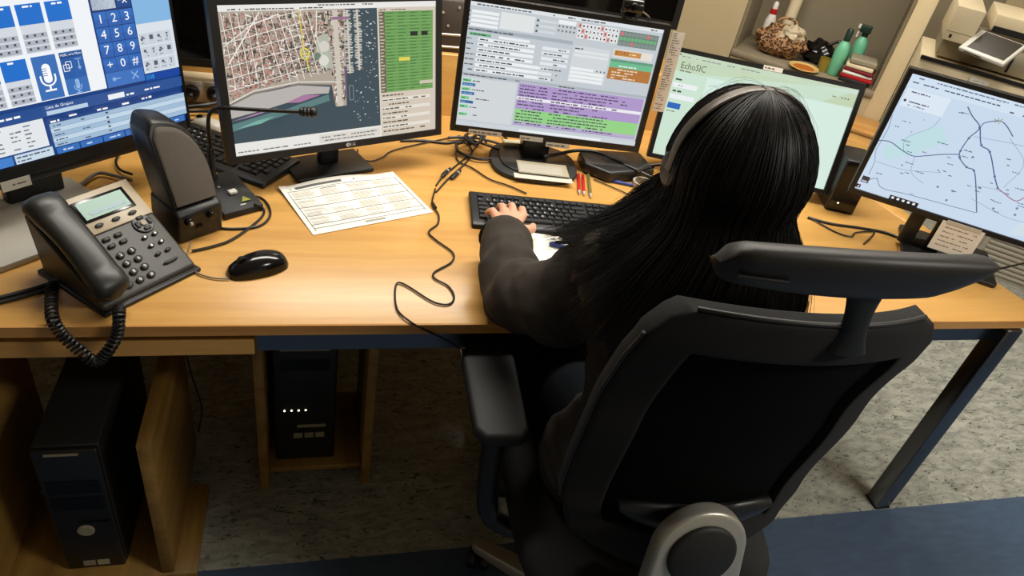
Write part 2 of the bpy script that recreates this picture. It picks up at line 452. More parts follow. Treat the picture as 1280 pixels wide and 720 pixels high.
# ---------------- screen 1: blue dispatch panel on the far left
r1, c = monitor('touch_monitor', 'black monitor with blue radio dispatch panel and number keypad, far left', (-0.854, 0.367, 0.85), 43.4, 5.1, 0.565, 0.34, (0.012, 0.006, 0.02, 0.012))
x0, z0, x1, z1 = c.area
navy = rgb(24, 62, 128); blue = rgb(26, 112, 206); mid = rgb(58, 112, 186); deep = rgb(16, 40, 96)
c.rect(x0, z0, x1, z1, navy); c.lay()
c.rect(x0, 0.124, 0.117, z1, rgb(244, 248, 252)); c.lay()
for row, (zt, zm, zb_) in enumerate(((0.297, 0.262, 0.213), (0.207, 0.171, 0.127))):
    for i in range(-5, 3):
        xa = -0.012 + 0.0495 * (i - 1 if row == 0 else i - 1) + 0.0
        xa = -0.012 + 0.0495 * (i - 1)
        if row == 1 and i >= 1: continue
        if xa < x0: continue
        c.rect(xa, zm, xa + 0.043, zt, blue); c.rect(xa, zb_, xa + 0.043, zm, rgb(214, 220, 228)); c.lay()
        c.words(xa + 0.012, xa + 0.033, zt - 0.006, 0.0035, W_)
        for j in range(3):
            zz = zb_ + 0.002 + j * 0.0115
            c.rect(xa + 0.001, zz, xa + 0.042, zz + 0.0085, rgb(176, 182, 192))
            c.lay()
            for q in range(3): c.rect(xa + 0.006 + q * 0.013, zz + 0.003, xa + 0.010 + q * 0.013, zz + 0.007, rgb(70, 76, 88))
c.lay()
def mic_icon(x, z, s, col, bg):
    c.rect(x - 0.22 * s, z - 0.1 * s, x + 0.22 * s, z + 0.5 * s, col); c.disc(x, z + 0.5 * s, 0.22 * s, col); c.disc(x, z - 0.1 * s, 0.22 * s, col)
    arc = [(x + 0.38 * s * math.cos(rad(a)), z - 0.08 * s + 0.38 * s * math.sin(rad(a))) for a in range(180, 361, 15)]
    c.line([(x - 0.38 * s, z + 0.12 * s)] + arc + [(x + 0.38 * s, z + 0.12 * s)], 0.09 * s, col)
    c.line([(x, z - 0.46 * s), (x, z - 0.72 * s)], 0.1 * s, col); c.line([(x - 0.3 * s, z - 0.72 * s), (x + 0.3 * s, z - 0.72 * s)], 0.1 * s, col)
    c.lay()
    for k in range(4): c.line([(x - 0.24 * s, z + (0.1 + 0.12 * k) * s), (x + 0.02 * s, z + (0.1 + 0.12 * k) * s)], 0.035 * s, bg)
c.rect(-0.010, 0.127, 0.033, 0.207, mid); c.lay(); mic_icon(0.0115, 0.168, 0.034, W_, mid)
c.rect(0.0395, 0.127, 0.0825, 0.207, mid); c.rect(0.0395, 0.196, 0.0825, 0.207, deep); c.rect(0.0605, 0.157, 0.0825, 0.196, rgb(40, 88, 160)); c.rect(0.0395, 0.157, 0.0605, 0.196, rgb(34, 80, 150)); c.lay()
c.text('MSEL w/o Mem', 0.061, 0.2015, 0.0062, W_)
for d in (0, 0.005):
    c.line([(0.043 + d, 0.172 + d), (0.053 + d, 0.172 + d), (0.053 + d, 0.184 + d), (0.043 + d, 0.184 + d), (0.043 + d, 0.1715 + d)], 0.0012, W_)
c.line([(0.072, 0.19), (0.072, 0.176)], 0.002, rgb(150, 180, 220)); c.poly([(0.068, 0.177), (0.072, 0.171), (0.076, 0.177)], rgb(150, 180, 220)); c.rect(0.066, 0.191, 0.078, 0.1925, rgb(150, 180, 220))
mic_icon(0.061, 0.142, 0.018, rgb(150, 190, 236), mid)
c.lay()
# keypad
c.rect(0.117, 0.120, 0.197, z1, rgb(22, 52, 112)); c.rect(0.119, 0.272, 0.165, z1, rgb(214, 226, 238)); c.rect(0.168, 0.272, 0.195, z1, rgb(40, 84, 152)); c.lay()
c.text('x', 0.184, 0.286, 0.022, W_); c.line([(0.171, 0.286), (0.178, 0.286)], 0.002, W_)
for j, row in enumerate(('123', '456', '789', '+0#')):
    zc = 0.2545 - j * 0.0288
    for i, ch in enumerate(row):
        xc = 0.1305 + i * 0.0265
        c.rect(xc - 0.0128, zc - 0.0137, xc + 0.0128, zc + 0.0137, rgb(44, 98, 178)); c.rect(xc - 0.0128, zc, xc + 0.0128, zc + 0.0137, rgb(60, 116, 194))
c.rect(0.1175, 0.125, 0.1963, 0.1535, rgb(62, 116, 194)); c.lay()
for j, row in enumerate(('123', '456', '789', '+0#')):
    zc = 0.2545 - j * 0.0288
    for i, ch in enumerate(row): c.text(ch, 0.1305 + i * 0.0265, zc, 0.023, W_)
c.line([(0.131, 0.140), (0.146, 0.140)], 0.0016, rgb(150, 190, 236)); c.disc(0.133, 0.140, 0.004, rgb(130, 176, 230)); c.line([(0.17, 0.133), (0.184, 0.148)], 0.002, rgb(150, 190, 236)); c.line([(0.17, 0.148), (0.184, 0.133)], 0.002, rgb(150, 190, 236))
# right block
c.rect(0.198, 0.236, x1, z1, rgb(134, 186, 230)); c.rect(0.198, 0.138, x1, 0.236, rgb(222, 230, 238)); c.rect(0.198, 0.122, x1, 0.137, rgb(22, 70, 160)); c.rect(0.199, 0.125, 0.217, 0.134, rgb(60, 176, 240)); c.lay()
for j in range(3):
    for i in range(4):
        xa = 0.203 + i * 0.0175; za = 0.206 - j * 0.026
        c.rect(xa - 0.003, za - 0.012, xa + 0.0135, za + 0.011, rgb(204, 212, 222)); c.lay()
        g = rgb(88, 94, 104)
        k = (i + j * 2) % 4
        if k == 0: c.line([(xa + 0.002, za + 0.006), (xa + 0.008, za + 0.001)], 0.003, g); c.disc(xa + 0.002, za, 0.0028, g)
        elif k == 1: c.rect(xa + 0.001, za - 0.002, xa + 0.009, za + 0.007, g)
        elif k == 2: c.disc(xa + 0.004, za + 0.003, 0.003, g); c.line([(xa + 0.006, za + 0.001), (xa + 0.009, za - 0.002)], 0.0015, g)
        else: c.line([(xa + 0.005, za + 0.007), (xa + 0.005, za - 0.003)], 0.002, g); c.line([(xa + 0.002, za + 0.006), (xa + 0.008, za + 0.006)], 0.0015, g)
        c.words(xa, xa + 0.011, za - 0.008, 0.0018, g)
# lower blocks
c.rect(x0, 0.098, x1, 0.1185, rgb(44, 84, 150)); c.rect(x0, 0.0975, -0.014, 0.119, rgb(32, 66, 128)); c.lay()
c.text('Lista de Grupos', -0.008, 0.1135, 0.008, W_, 'LEFT'); c.rect(-0.008, 0.099, 0.07, 0.107, rgb(190, 212, 232)); c.rect(0.112, 0.102, 0.146, 0.1125, rgb(240, 244, 248)); c.words(0.15, 0.185, 0.103, 0.004, W_); c.words(0.19, 0.235, 0.105, 0.004, W_)
c.words(-0.006, 0.012, 0.084, 0.004, W_); c.words(0.03, 0.045, 0.088, 0.004, W_); c.words(0.085, 0.11, 0.086, 0.004, W_); c.words(0.12, 0.16, 0.086, 0.004, W_); c.words(0.18, 0.22, 0.088, 0.004, W_)
for k in range(5):
    c.rect(-0.009, 0.036 + k * 0.0094, x1, 0.045 + k * 0.0094, rgb(196, 218, 236) if k % 2 else rgb(164, 192, 218))
c.lay()
for k in range(5):
    z = 0.0385 + k * 0.0094
    c.words(-0.004, 0.02, z, 0.003, rgb(90, 106, 130)); c.words(0.05, 0.068, z, 0.003, rgb(90, 106, 130)); c.rect(0.1, z + random.uniform(0, 0.002), 0.105, z + 0.004, rgb(30, 36, 50))
c.words(-0.2, -0.03, 0.1065, 0.0042, W_)
c.rect(x0, 0.043, -0.018, 0.0965, rgb(232, 236, 240)); c.lay()
for k in range(6):
    z = 0.049 + k * 0.0078
    c.words(-0.26, -0.09, z, 0.003, rgb(110, 116, 128)); c.words(-0.08, -0.06, z, 0.003, rgb(110, 116, 128)); c.words(-0.055, -0.038, z, 0.003, rgb(110, 116, 128))
c.rect(-0.083, 0.0225, -0.014, 0.040, rgb(206, 222, 236)); c.rect(x0, 0.0225, -0.087, 0.040, rgb(70, 130, 206)); c.lay(); c.words(-0.08, -0.02, 0.033, 0.003, rgb(80, 90, 110)); c.words(-0.08, -0.03, 0.026, 0.003, rgb(80, 90, 110))
for k in range(6):
    xa = -0.008 + k * 0.0465
    c.rect(xa, 0.0215, xa + 0.044, 0.034, rgb(56, 112, 190)); c.lay(); c.words(xa + 0.012, xa + 0.036, 0.026, 0.0035, rgb(200, 220, 240))
finish_screen(c)
sticker(r1, c, -0.12, -0.022, -0.068, -0.002, 'silver')
rbox('chin', (0.02, 0.014, -0.009), (0.30, 0.02, 0.022), M['black'], r1, 0.002, 1, loc=c.lo, rot=c.rot)
base_plate(r1, (-0.075, 0.0), 0.26, 0.23, 0.014, 'silver', 0.012)
b = MB(); b.box((-0.03, 0.085, 0.13), (0.11, 0.03, 0.24)); b.build('neck', M['black'], r1, 0.006, 2)

# ---------------- screen 2: harbour map
r2, c = monitor('map_monitor', 'black monitor showing an aerial harbour map with green table', (-0.312, 0.553, 0.825), 24.5, 10.9, 0.545, 0.338, (0.018, 0.016, 0.016, 0.013))
x0, z0, x1, z1 = c.area
ln = rgb(238, 236, 228)
c.rect(x0, z0, x1, z1, rgb(232, 228, 218)); c.lay()
c.rect(x0, 0.043, 0.101, 0.312, rgb(58, 76, 86)); c.lay()
# built-up land
land = [(x0, 0.117), (-0.2, 0.142), (-0.12, 0.158), (-0.02, 0.15), (-0.013, 0.10), (0.014, 0.10), (0.022, 0.312), (x0, 0.312)]
c.poly(land, rgb(176, 164, 150)); c.lay()
def inland(px, pz):
    if pz > 0.31 or px < x0 + 0.002: return False
    if px < -0.02: lim = 0.123 + (px + 0.254) * 0.21 + 0.012 * math.sin((px + 0.25) * 13)
    else: return px < 0.014 + (pz - 0.1) * 0.035 and pz > 0.103
    return pz > lim + 0.006
cols = [rgb(168, 128, 112), rgb(196, 170, 156), rgb(96, 92, 80), rgb(130, 122, 112), rgb(232, 226, 218), rgb(58, 60, 54), rgb(178, 136, 122), rgb(104, 88, 78), rgb(76, 70, 64)]
random.seed(11)
for i in range(3400):
    px, pz = random.uniform(x0, 0.016), random.uniform(0.11, 0.31)
    if not inland(px, pz): continue
    a = rad(72 if px < -0.09 else 84) + random.choice((0, PI / 2)) + random.gauss(0, 0.12); L = random.uniform(0.003, 0.012); wd = random.uniform(0.0012, 0.0038)
    dx, dz = math.cos(a) * L / 2, math.sin(a) * L / 2; nx, nz = -math.sin(a) * wd / 2, math.cos(a) * wd / 2
    P = [(px - dx - nx, pz - dz - nz), (px + dx - nx, pz + dz - nz), (px + dx + nx, pz + dz + nz), (px - dx + nx, pz - dz + nz)]
    if all(inland(*q) for q in P):
        cc = random.choice(cols)
        if px < -0.12 and random.random() < 0.25: cc = rgb(184, 134, 122)
        c.poly(P, cc)
        if i % 150 == 0: c.lay()
c.lay()
for i in range(17):
    xa = x0 + 0.012 + i * 0.0165 + random.uniform(-0.002, 0.002)
    if xa < -0.06: c.line([(xa - 0.006, 0.31), (xa + 0.006 + 0.02 * (xa > -0.16), max(0.165, 0.14 + (xa + 0.25) * 0.2))], 0.0014, ln)
for i in range(6):
    za = 0.175 + i * 0.024
    c.line([(x0 + 0.003, za - 0.02), (-0.07, za + 0.018)], 0.0014, ln)
c.line([(x0 + 0.01, 0.21), (-0.17, 0.31)], 0.0026, ln); c.line([(x0 + 0.004, 0.245), (-0.19, 0.285), (-0.13, 0.305)], 0.002, ln)
c.line([(-0.045, 0.31), (-0.05, 0.26), (-0.03, 0.185)], 0.0022, ln)
c.poly([(-0.05, 0.255), (-0.022, 0.262), (-0.014, 0.186), (-0.045, 0.19)], rgb(180, 184, 168)); c.lay(); c.disc(-0.033, 0.235, 0.012, rgb(214, 210, 200)); c.disc(-0.036, 0.205, 0.012, rgb(222, 220, 212)); c.disc(-0.05, 0.215, 0.008, rgb(110, 130, 110))
# sea front promenade, shallows and beach
c.poly([(x0, 0.085), (-0.18, 0.1), (-0.12, 0.108), (-0.028, 0.115), (-0.03, 0.13), (-0.11, 0.112), (x0, 0.07)], rgb(92, 128, 128))
c.poly([(x0, 0.123), (-0.2, 0.144), (-0.1, 0.156), (-0.025, 0.146), (-0.03, 0.132), (-0.09, 0.134), (-0.13, 0.12), (-0.18, 0.11), (x0, 0.098)], rgb(186, 180, 176)); c.lay()
c.poly([(-0.13, 0.12), (-0.09, 0.134), (-0.05, 0.13), (-0.1, 0.118)], rgb(170, 120, 160)); c.poly([(x0, 0.092), (-0.2, 0.104), (-0.15, 0.112), (-0.2, 0.1)], rgb(170, 128, 166)); c.poly([(x0 + 0.01, 0.075), (-0.2, 0.088), (-0.16, 0.094), (-0.19, 0.081)], rgb(120, 178, 164))
c.line([(x0, 0.126), (-0.2, 0.147), (-0.1, 0.158), (-0.02, 0.15)], 0.003, rgb(120, 116, 112)); c.line([(x0, 0.13), (-0.2, 0.152), (-0.1, 0.163), (0.0, 0.156)], 0.0018, ln)
# piers with boats
for px, zb_, wd in ((-0.003, 0.1, 0.012), (0.026, 0.172, 0.0045), (0.050, 0.178, 0.005)):
    c.rect(px - wd / 2, zb_, px + wd / 2, 0.31, rgb(206, 198, 184)); c.lay()
    z = zb_ + 0.002
    while z < 0.308:
        for sd in (-1, 1):
            L = random.uniform(0.003, 0.007) * (1.2 if wd < 0.01 else 0.7)
            if random.random() < 0.8: c.rect(px + sd * (wd / 2 + L / 2) - L / 2, z, px + sd * (wd / 2 + L / 2) + L / 2, z + 0.0017, rgb(232, 228, 218) if random.random() < 0.8 else rgb(140, 132, 130))
        z += 0.0034
c.rect(-0.012, 0.29, 0.03, 0.296, rgb(150, 110, 140)); c.rect(0.012, 0.12, 0.016, 0.19, rgb(120, 90, 124))
c.line([(0.022, 0.112), (0.032, 0.112), (0.032, 0.145), (0.022, 0.145), (0.022, 0.112)], 0.0014, rgb(140, 146, 146))
for i in range(75):
    px, pz = random.uniform(0.03, 0.099), random.uniform(0.06, 0.308)
    if px < 0.06 and pz > 0.16: px += 0.035
    s_ = random.uniform(0.0007, 0.0016); c.rect(px, pz, px + s_ * random.uniform(1, 3), pz + s_ * 1.5, rgb(226, 230, 228))
# yellow route and marker
c.line([(-0.086, 0.312), (-0.08, 0.232)], 0.0024, rgb(226, 206, 70)); c.line([(-0.076, 0.212), (-0.072, 0.185)], 0.0024, rgb(226, 206, 70))
c.line([(-0.079 + 0.0095 * math.cos(2 * PI * k / 20), 0.222 + 0.0115 * math.sin(2 * PI * k / 20)) for k in range(21)], 0.0028, rgb(232, 220, 60)); c.line([(-0.0885, 0.222), (-0.0695, 0.222)], 0.0022, rgb(232, 220, 60))
# toolbars
c.rect(x0, 0.3125, x1, z1, rgb(238, 236, 232)); c.rect(x0, 0.016, 0.101, 0.043, rgb(236, 234, 230)); c.rect(0.1015, 0.016, x1, 0.3125, rgb(214, 202, 186)); c.lay()
c.words(-0.06, 0.1, 0.3195, 0.003, rgb(110, 106, 104)); c.words(x0 + 0.02, -0.02, 0.3145, 0.0028, rgb(90, 84, 84)); c.words(x0 + 0.006, -0.08, 0.022, 0.003, rgb(120, 116, 112)); c.rect(-0.06, 0.019, 0.098, 0.039, rgb(222, 218, 210)); c.lay(); c.words(-0.055, 0.09, 0.031, 0.003, rgb(110, 104, 100)); c.words(-0.055, 0.09, 0.023, 0.003, rgb(130, 124, 118))
c.words(0.106, 0.2, 0.3065, 0.0028, rgb(110, 100, 92))
c.rect(0.104, 0.121, 0.119, 0.304, rgb(110, 100, 84)); c.rect(0.119, 0.121, 0.2485, 0.304, rgb(104, 156, 84)); c.lay()
for k in range(25):
    z = 0.1225 + k * 0.00725
    c.rect(0.119, z, 0.2485, z + 0.001, rgb(140, 184, 112)); c.rect(0.1055, z + 0.002, 0.1055 + random.uniform(0.006, 0.012), z + 0.0045, rgb(206, 196, 178))
    for q in range(4): c.rect(0.121 + q * 0.032, z + 0.0025, 0.121 + q * 0.032 + random.uniform(0.012, 0.026), z + 0.0048, rgb(78, 122, 66))
c.lay()
c.rect(0.186, 0.248, 0.206, 0.258, rgb(30, 34, 30)); c.rect(0.216, 0.248, 0.234, 0.258, rgb(30, 34, 30)); c.rect(0.154, 0.192, 0.184, 0.2005, rgb(226, 214, 90)); c.rect(0.211, 0.134, 0.248, 0.142, rgb(206, 200, 176))
for k in range(9):
    z = 0.112 - k * 0.0108
    if k % 2: c.rect(0.106, z - 0.002, 0.24, z + 0.006, rgb(232, 226, 214)); c.lay()
    c.words(0.107, 0.107 + random.uniform(0.07, 0.13), z, 0.0036, rgb(90, 80, 72))
finish_screen(c)
cv2 = Canvas(-0.0031); cv2.text('LG', 0.022, 0.008, 0.011, rgb(196, 190, 180)); cv2.disc(0.0095, 0.008, 0.0052, rgb(190, 184, 176)); cv2.lay(); cv2.line([(0.0095, 0.0115), (0.0095, 0.0048), (0.0125, 0.0048)], 0.0012, rgb(30, 28, 26))
o = cv2.build('maker_logo', M['print'], r2); o.location = c.lo; o.rotation_euler = c.rot
base_plate(r2, (-0.009, 0.070), 0.20, 0.115, 0.011, 'black', 0.004)
b = MB(); b.box((-0.003, 0.082, 0.09), (0.05, 0.022, 0.16)); b.build('neck', M['black'], r2, 0.003, 2)

# ---------------- screen 3: incident form
r3, c = monitor('form_monitor', 'black monitor showing a grey incident form with purple and green rows', (0.231, 0.684, 0.816), -7.1, 4.7, 0.53, 0.345, (0.014, 0.016, 0.018, 0.013))
x0, z0, x1, z1 = c.area
gy = rgb(198, 206, 212); dk = rgb(84, 90, 98); wt = rgb(240, 244, 246)
c.rect(x0, z0, x1, z1, gy); c.lay()
c.rect(x0, z1 - 0.01, x1, z1, rgb(226, 232, 236)); c.rect(x0, 0.262, 0.02, 0.271, rgb(170, 180, 188)); c.rect(x0, 0.150, x1, 0.157, rgb(176, 184, 192)); c.lay()
c.words(x0 + 0.004, -0.08, z1 - 0.008, 0.0034, dk); c.words(-0.05, 0.1, z1 - 0.008, 0.0036, dk); c.words(0.215, 0.24, z1 - 0.008, 0.004, rgb(140, 120, 124))
for k in range(4): c.rect(x0 + 0.006, 0.3045 - k * 0.0105, x0 + 0.075, 0.312 - k * 0.0105, wt); c.rect(x0, 0.307 - k * 0.0105, x0 + 0.003, 0.31 - k * 0.0105, dk)
c.rect(-0.172, 0.276, -0.085, 0.316, rgb(228, 232, 232))
for k in range(3): c.disc(-0.078, 0.309 - k * 0.013, 0.003, dk); c.rect(-0.072, 0.306 - k * 0.013, -0.03, 0.312 - k * 0.013, rgb(214, 220, 226))
c.rect(-0.026, 0.308, 0.02, 0.318, wt)
for j in range(2):
    for i in range(5): c.disc(-0.022 + i * 0.01, 0.303 - j * 0.011, 0.0028, rgb(120, 124, 128), 8)
for j in range(3):
    for i in range(11):
        xa = 0.026 + i * 0.0098; za = 0.3075 - j * 0.0125
        c.rect(xa, za - 0.0015, xa + 0.0088, za + 0.0095, rgb(238, 168, 164) if (i * 7 + j * 5) % 6 == 0 else rgb(240, 240, 240)); c.lay()
        if (i + j) % 2: c.disc(xa + 0.0045, za + 0.004, 0.0026, rgb(60, 54, 56), 8)
        else: c.rect(xa + 0.003, za + 0.001, xa + 0.006, za + 0.007, rgb(110, 84, 84))
c.rect(0.136, 0.2775, 0.240, 0.3145, rgb(112, 128, 122)); c.lay()
for j in range(3):
    for i in range(10):
        cc = rgb(112, 178, 128) if (i * 3 + j) % 3 == 1 or (j == 1 and i > 3) else (rgb(214, 120, 124) if (i + 2 * j) % 7 == 0 else rgb(134, 148, 144))
        c.rect(0.138 + i * 0.0101, 0.303 - j * 0.0118, 0.1465 + i * 0.0101, 0.312 - j * 0.0118, cc)
c.words(x0 + 0.003, -0.12, 0.2645, 0.0036, dk); c.rect(x0 + 0.006, 0.252, -0.19, 0.259, rgb(110, 178, 134)); c.lay(); c.words(x0 + 0.01, -0.194, 0.2535, 0.003, rgb(40, 80, 60)); c.rect(-0.17, 0.2515, -0.09, 0.258, wt)
for k in range(7):
    z = 0.2425 - k * 0.0128
    c.rect(x0 + 0.03, z - 0.002, -0.075 if k < 4 else -0.02, z + 0.006, wt); c.rect(-0.055, z - 0.002, 0.016, z + 0.006, rgb(230, 236, 240) if k < 4 else gy); c.lay()
    c.words(x0 + 0.002, x0 + 0.026, z, 0.0032, dk); c.words(x0 + 0.034, -0.09 - 0.02 * (k % 3), z, 0.0036, rgb(52, 56, 66)); c.words(-0.05, 0.008, z, 0.0034, rgb(80, 86, 96), 0.6)
c.rect(0.025, 0.17, 0.122, 0.262, rgb(212, 218, 222)); c.lay(); c.words(0.028, 0.05, 0.254, 0.004, dk)
for k in range(2): c.rect(0.03, 0.236 + k * 0.01, 0.12, 0.242 + k * 0.01, rgb(228, 232, 234))
for k in range(4): c.rect(0.027, 0.172 + k * 0.0098, 0.088 if k == 3 else 0.118, 0.179 + k * 0.0098, wt)
for k in range(3): c.disc(0.098 + k * 0.01, 0.2045, 0.0022, dk, 8)
c.rect(0.130, 0.248, 0.236, 0.268, rgb(230, 226, 216)); c.lay(); c.rect(0.133, 0.252, 0.205, 0.2655, rgb(204, 142, 76)); c.lay(); c.text('ECHO', 0.154, 0.2588, 0.013, rgb(120, 66, 24)); c.words(0.174, 0.2, 0.257, 0.0034, rgb(240, 214, 170))
c.rect(0.127, 0.191, 0.243, 0.2215, rgb(182, 120, 62)); c.rect(0.127, 0.2215, 0.243, 0.243, rgb(112, 190, 146)); c.rect(0.127, 0.2365, 0.243, 0.243, rgb(94, 130, 116)); c.lay()
c.words(0.137, 0.22, 0.225, 0.0034, wt)
for k in range(4): c.words(0.137, 0.175 + random.uniform(0.02, 0.06), 0.194 + k * 0.007, 0.0034, rgb(240, 222, 196))
c.words(x0 + 0.005, 0.05, 0.1515, 0.0034, dk, 0.7)
c.rect(x0 + 0.002, 0.034, -0.105, 0.146, rgb(212, 218, 222)); c.rect(-0.1, 0.036, 0.243, 0.149, rgb(176, 154, 206)); c.lay()
for k, zz in enumerate((0.135, 0.112, 0.089, 0.066, 0.045)):
    c.rect(x0 + 0.004, zz, x0 + 0.026, zz + 0.0075, rgb(118, 206, 146)); c.lay(); c.words(x0 + 0.006, x0 + 0.024, zz + 0.002, 0.003, rgb(50, 110, 70)); c.words(x0 + 0.03, x0 + 0.05 + 0.02 * (k % 3), zz + 0.002, 0.003, dk)
    if k < 3: c.rect(x0 + 0.004, zz - 0.0105, x0 + 0.038, zz - 0.003, rgb(38, 104, 160)); c.lay(); c.words(x0 + 0.007, x0 + 0.034, zz - 0.0085, 0.003, rgb(130, 176, 214))
rows = [0] * 4 + [1] + [0] * 3 + [2] * 4 + [3]
for k, t_ in enumerate(rows):
    z = 0.1415 - k * 0.0083
    cc = (rgb(176, 154, 206), rgb(240, 240, 246), rgb(146, 216, 132), rgb(182, 178, 204))[t_]
    c.rect(-0.1, z - 0.0022, 0.243, z + 0.0058, cc); c.lay()
    c.words(-0.096, -0.02, z, 0.0034, rgb(74, 62, 92)); c.words(-0.008, 0.10 + random.uniform(0, 0.12), z, 0.0034, rgb(74, 62, 92))
c.rect(x0, z0, x1, z0 + 0.012, rgb(206, 214, 220)); c.lay(); c.rect(-0.08, z0 + 0.002, 0.15, z0 + 0.008, wt)
finish_screen(c)
sticker(r3, c, -0.215, -0.002, -0.125, 0.0105); sticker(r3, c, -0.075, -0.003, -0.01, 0.01); sticker(r3, c, 0.0, -0.013, 0.066, 0.0)
b = MB(); n = 40
prof = []
for k in range(n):
    a = 2 * PI * k / n; ca, sa = math.cos(a), math.sin(a)
    prof.append((-0.024 + 0.123 * math.copysign(abs(ca) ** 0.75, ca), 0.0 + 0.112 * math.copysign(abs(sa) ** 0.75, sa)))
b.prism(prof, 0.0005, 0.014); b.build('base', M['black_matte'], r3, 0.004, 2)
b = MB(); b.prism([(x * 0.8 - 0.004, y * 0.78 + 0.004) for x, y in prof], 0.014, 0.019); b.build('base_pad', M['black'], r3, 0.003, 2)
b = MB(); b.box((-0.02, 0.045, 0.075), (0.078, 0.05, 0.13)); b.build('neck', M['black'], r3, 0.005, 2)
cd = rbox('taped_card', (-0.005, -0.055, 0.0197), (0.14, 0.07, 0.0012), M['card'], r3)
c2 = MB(); c2.box((-0.012, -0.062, 0.0209), (0.12, 0.05, 0.0008)); c2.build('card_window', M['silver'], cd)
b = MB(); b.box((-0.008, -0.1, 0.0147), (0.16, 0.026, 0.001)); b.build('tape_strip', M['tape'], r3)
# paper strip hanging from the right edge of screen 3
b = MB(); b.box((0, 0, 0), (0.034, 0.0008, 0.21))
pp = tag(b.build('note_strip', M['paper'], None, loc=(0.523, 0.672, 1.04), rot=(-rad(4.7), 0, rad(-7.1))), 'narrow paper strip with printed lines stuck between form and green monitors', 'paper note')
cv2 = Canvas(-0.0006)
for k in range(34): cv2.words(-0.013, 0.004 + random.uniform(0, 0.01), 0.1 - k * 0.006, 0.0026, rgb(120, 110, 98))
cv2.build('lettering', M['print'], pp)

# ---------------- screen 4: green web page
r4, c = monitor('web_monitor', 'black monitor showing a pale green web page titled EchoSIC', (0.813, 0.628, 0.774), -19.8, 15.1, 0.54, 0.312, (0.014, 0.014, 0.0125, 0.0125))
x0, z0, x1, z1 = c.area
c.rect(x0, z0, x1, z1, rgb(206, 232, 216)); c.rect(x0, 0.25, x1, z1, rgb(196, 210, 172)); c.rect(x0, 0.286, x1, z1, rgb(220, 232, 226)); c.rect(x0, z0, -0.162, 0.25, rgb(204, 226, 196)); c.lay()
c.rect(-0.16, z0, x1, 0.248, rgb(218, 240, 228)); c.lay()
c.words(x0 + 0.01, -0.02, 0.2885, 0.0034, rgb(150, 160, 156)); c.disc(x0 + 0.006, 0.2945, 0.0022, rgb(40, 44, 44), 8)
c.text('EchoSIC', -0.242, 0.2665, 0.025, rgb(70, 74, 62), 'LEFT', 0.85); c.words(-0.241, -0.205, 0.2505, 0.0045, rgb(130, 138, 116)); 
c.words(-0.246, -0.215, 0.2255, 0.005, rgb(60, 66, 60)); c.rect(-0.25, 0.206, -0.18, 0.219, wt); c.words(-0.246, -0.21, 0.1935, 0.005, rgb(60, 66, 60)); c.rect(-0.25, 0.174, -0.18, 0.187, wt); c.rect(-0.25, 0.147, -0.213, 0.163, rgb(38, 104, 190)); c.lay(); c.words(-0.246, -0.217, 0.1525, 0.005, rgb(190, 214, 240)); c.words(-0.25, -0.22, 0.138, 0.003, rgb(110, 120, 108)); c.words(-0.247, -0.215, 0.2105, 0.003, rgb(160, 170, 164))
c.line([(-0.15, 0.225), (-0.135, 0.232), (-0.12, 0.222), (-0.1, 0.23), (-0.08, 0.221)], 0.0012, rgb(160, 176, 176))
c.words(0.19, 0.212, 0.268, 0.003, rgb(140, 150, 130)); 
for k in range(3): c.disc(0.218 + k * 0.009, 0.2695, 0.0024, rgb(100, 108, 96), 8)
finish_screen(c)
sticker(r4, c, -0.02, 0.3005, 0.034, 0.3125, 'paper')
base_plate(r4, (0.0, 0.06), 0.22, 0.17, 0.01, 'black', 0.01)
b = MB(); b.box((0, 0.09, 0.08), (0.05, 0.025, 0.15)); b.build('neck', M['black'], r4, 0.003, 2)

# ---------------- screen 5: road map on the right
r5, c = monitor('road_map_monitor', 'black monitor showing a pale blue road map at the right desk end', (1.247, 0.257, 0.851), -35.1, 0.0, 0.56, 0.345, (0.012, 0.012, 0.014, 0.011))
x0, z0, x1, z1 = c.area
c.rect(x0, z0, x1, z1, rgb(204, 222, 242)); c.lay()
c.poly([(-0.25, 0.14), (-0.19, 0.2), (-0.15, 0.235), (-0.12, 0.2), (-0.17, 0.15), (-0.23, 0.11)], rgb(194, 226, 232)); c.poly([(0.12, 0.02), (0.27, 0.05), (0.27, 0.2), (0.15, 0.15)], rgb(212, 226, 236)); c.rect(x0, 0.302, x1, z1, rgb(214, 230, 246)); c.rect(-0.262, 0.253, -0.16, 0.3, rgb(224, 236, 248)); c.lay()
rd = rgb(92, 108, 146); thin = rgb(140, 156, 188); rose = rgb(168, 110, 140)
R1 = [(-0.274, 0.152), (-0.242, 0.159), (-0.208, 0.148), (-0.175, 0.141), (-0.146, 0.152), (-0.118, 0.165), (-0.079, 0.179)]
R2 = [(-0.119, 0.293), (-0.099, 0.275), (-0.071, 0.254), (-0.08, 0.223), (-0.082, 0.187), (-0.075, 0.17), (-0.05, 0.153), (-0.031, 0.15), (-0.008, 0.115), (0.028, 0.049)]
R3 = [(-0.071, 0.254), (-0.066, 0.268), (-0.041, 0.281), (-0.022, 0.276), (0.005, 0.255)]
R4 = [(-0.07, 0.254), (-0.047, 0.215), (-0.022, 0.205), (0.018, 0.151), (0.039, 0.125)]
R4b = [(0.039, 0.125), (0.057, 0.118), (0.093, 0.108), (0.115, 0.14), (0.16, 0.15), (0.22, 0.19)]
R5 = [(-0.266, 0.225), (-0.26, 0.192), (-0.261, 0.156), (-0.262, 0.126), (-0.252, 0.096), (-0.251, 0.061)]
R6 = [(-0.245, 0.046), (-0.228, 0.056), (-0.204, 0.036), (-0.134, 0.041), (0.026, 0.048)]
def sm(p): return [(q.x, q.y) for q in spline([(a, d, 0) for a, d in p], 5)]
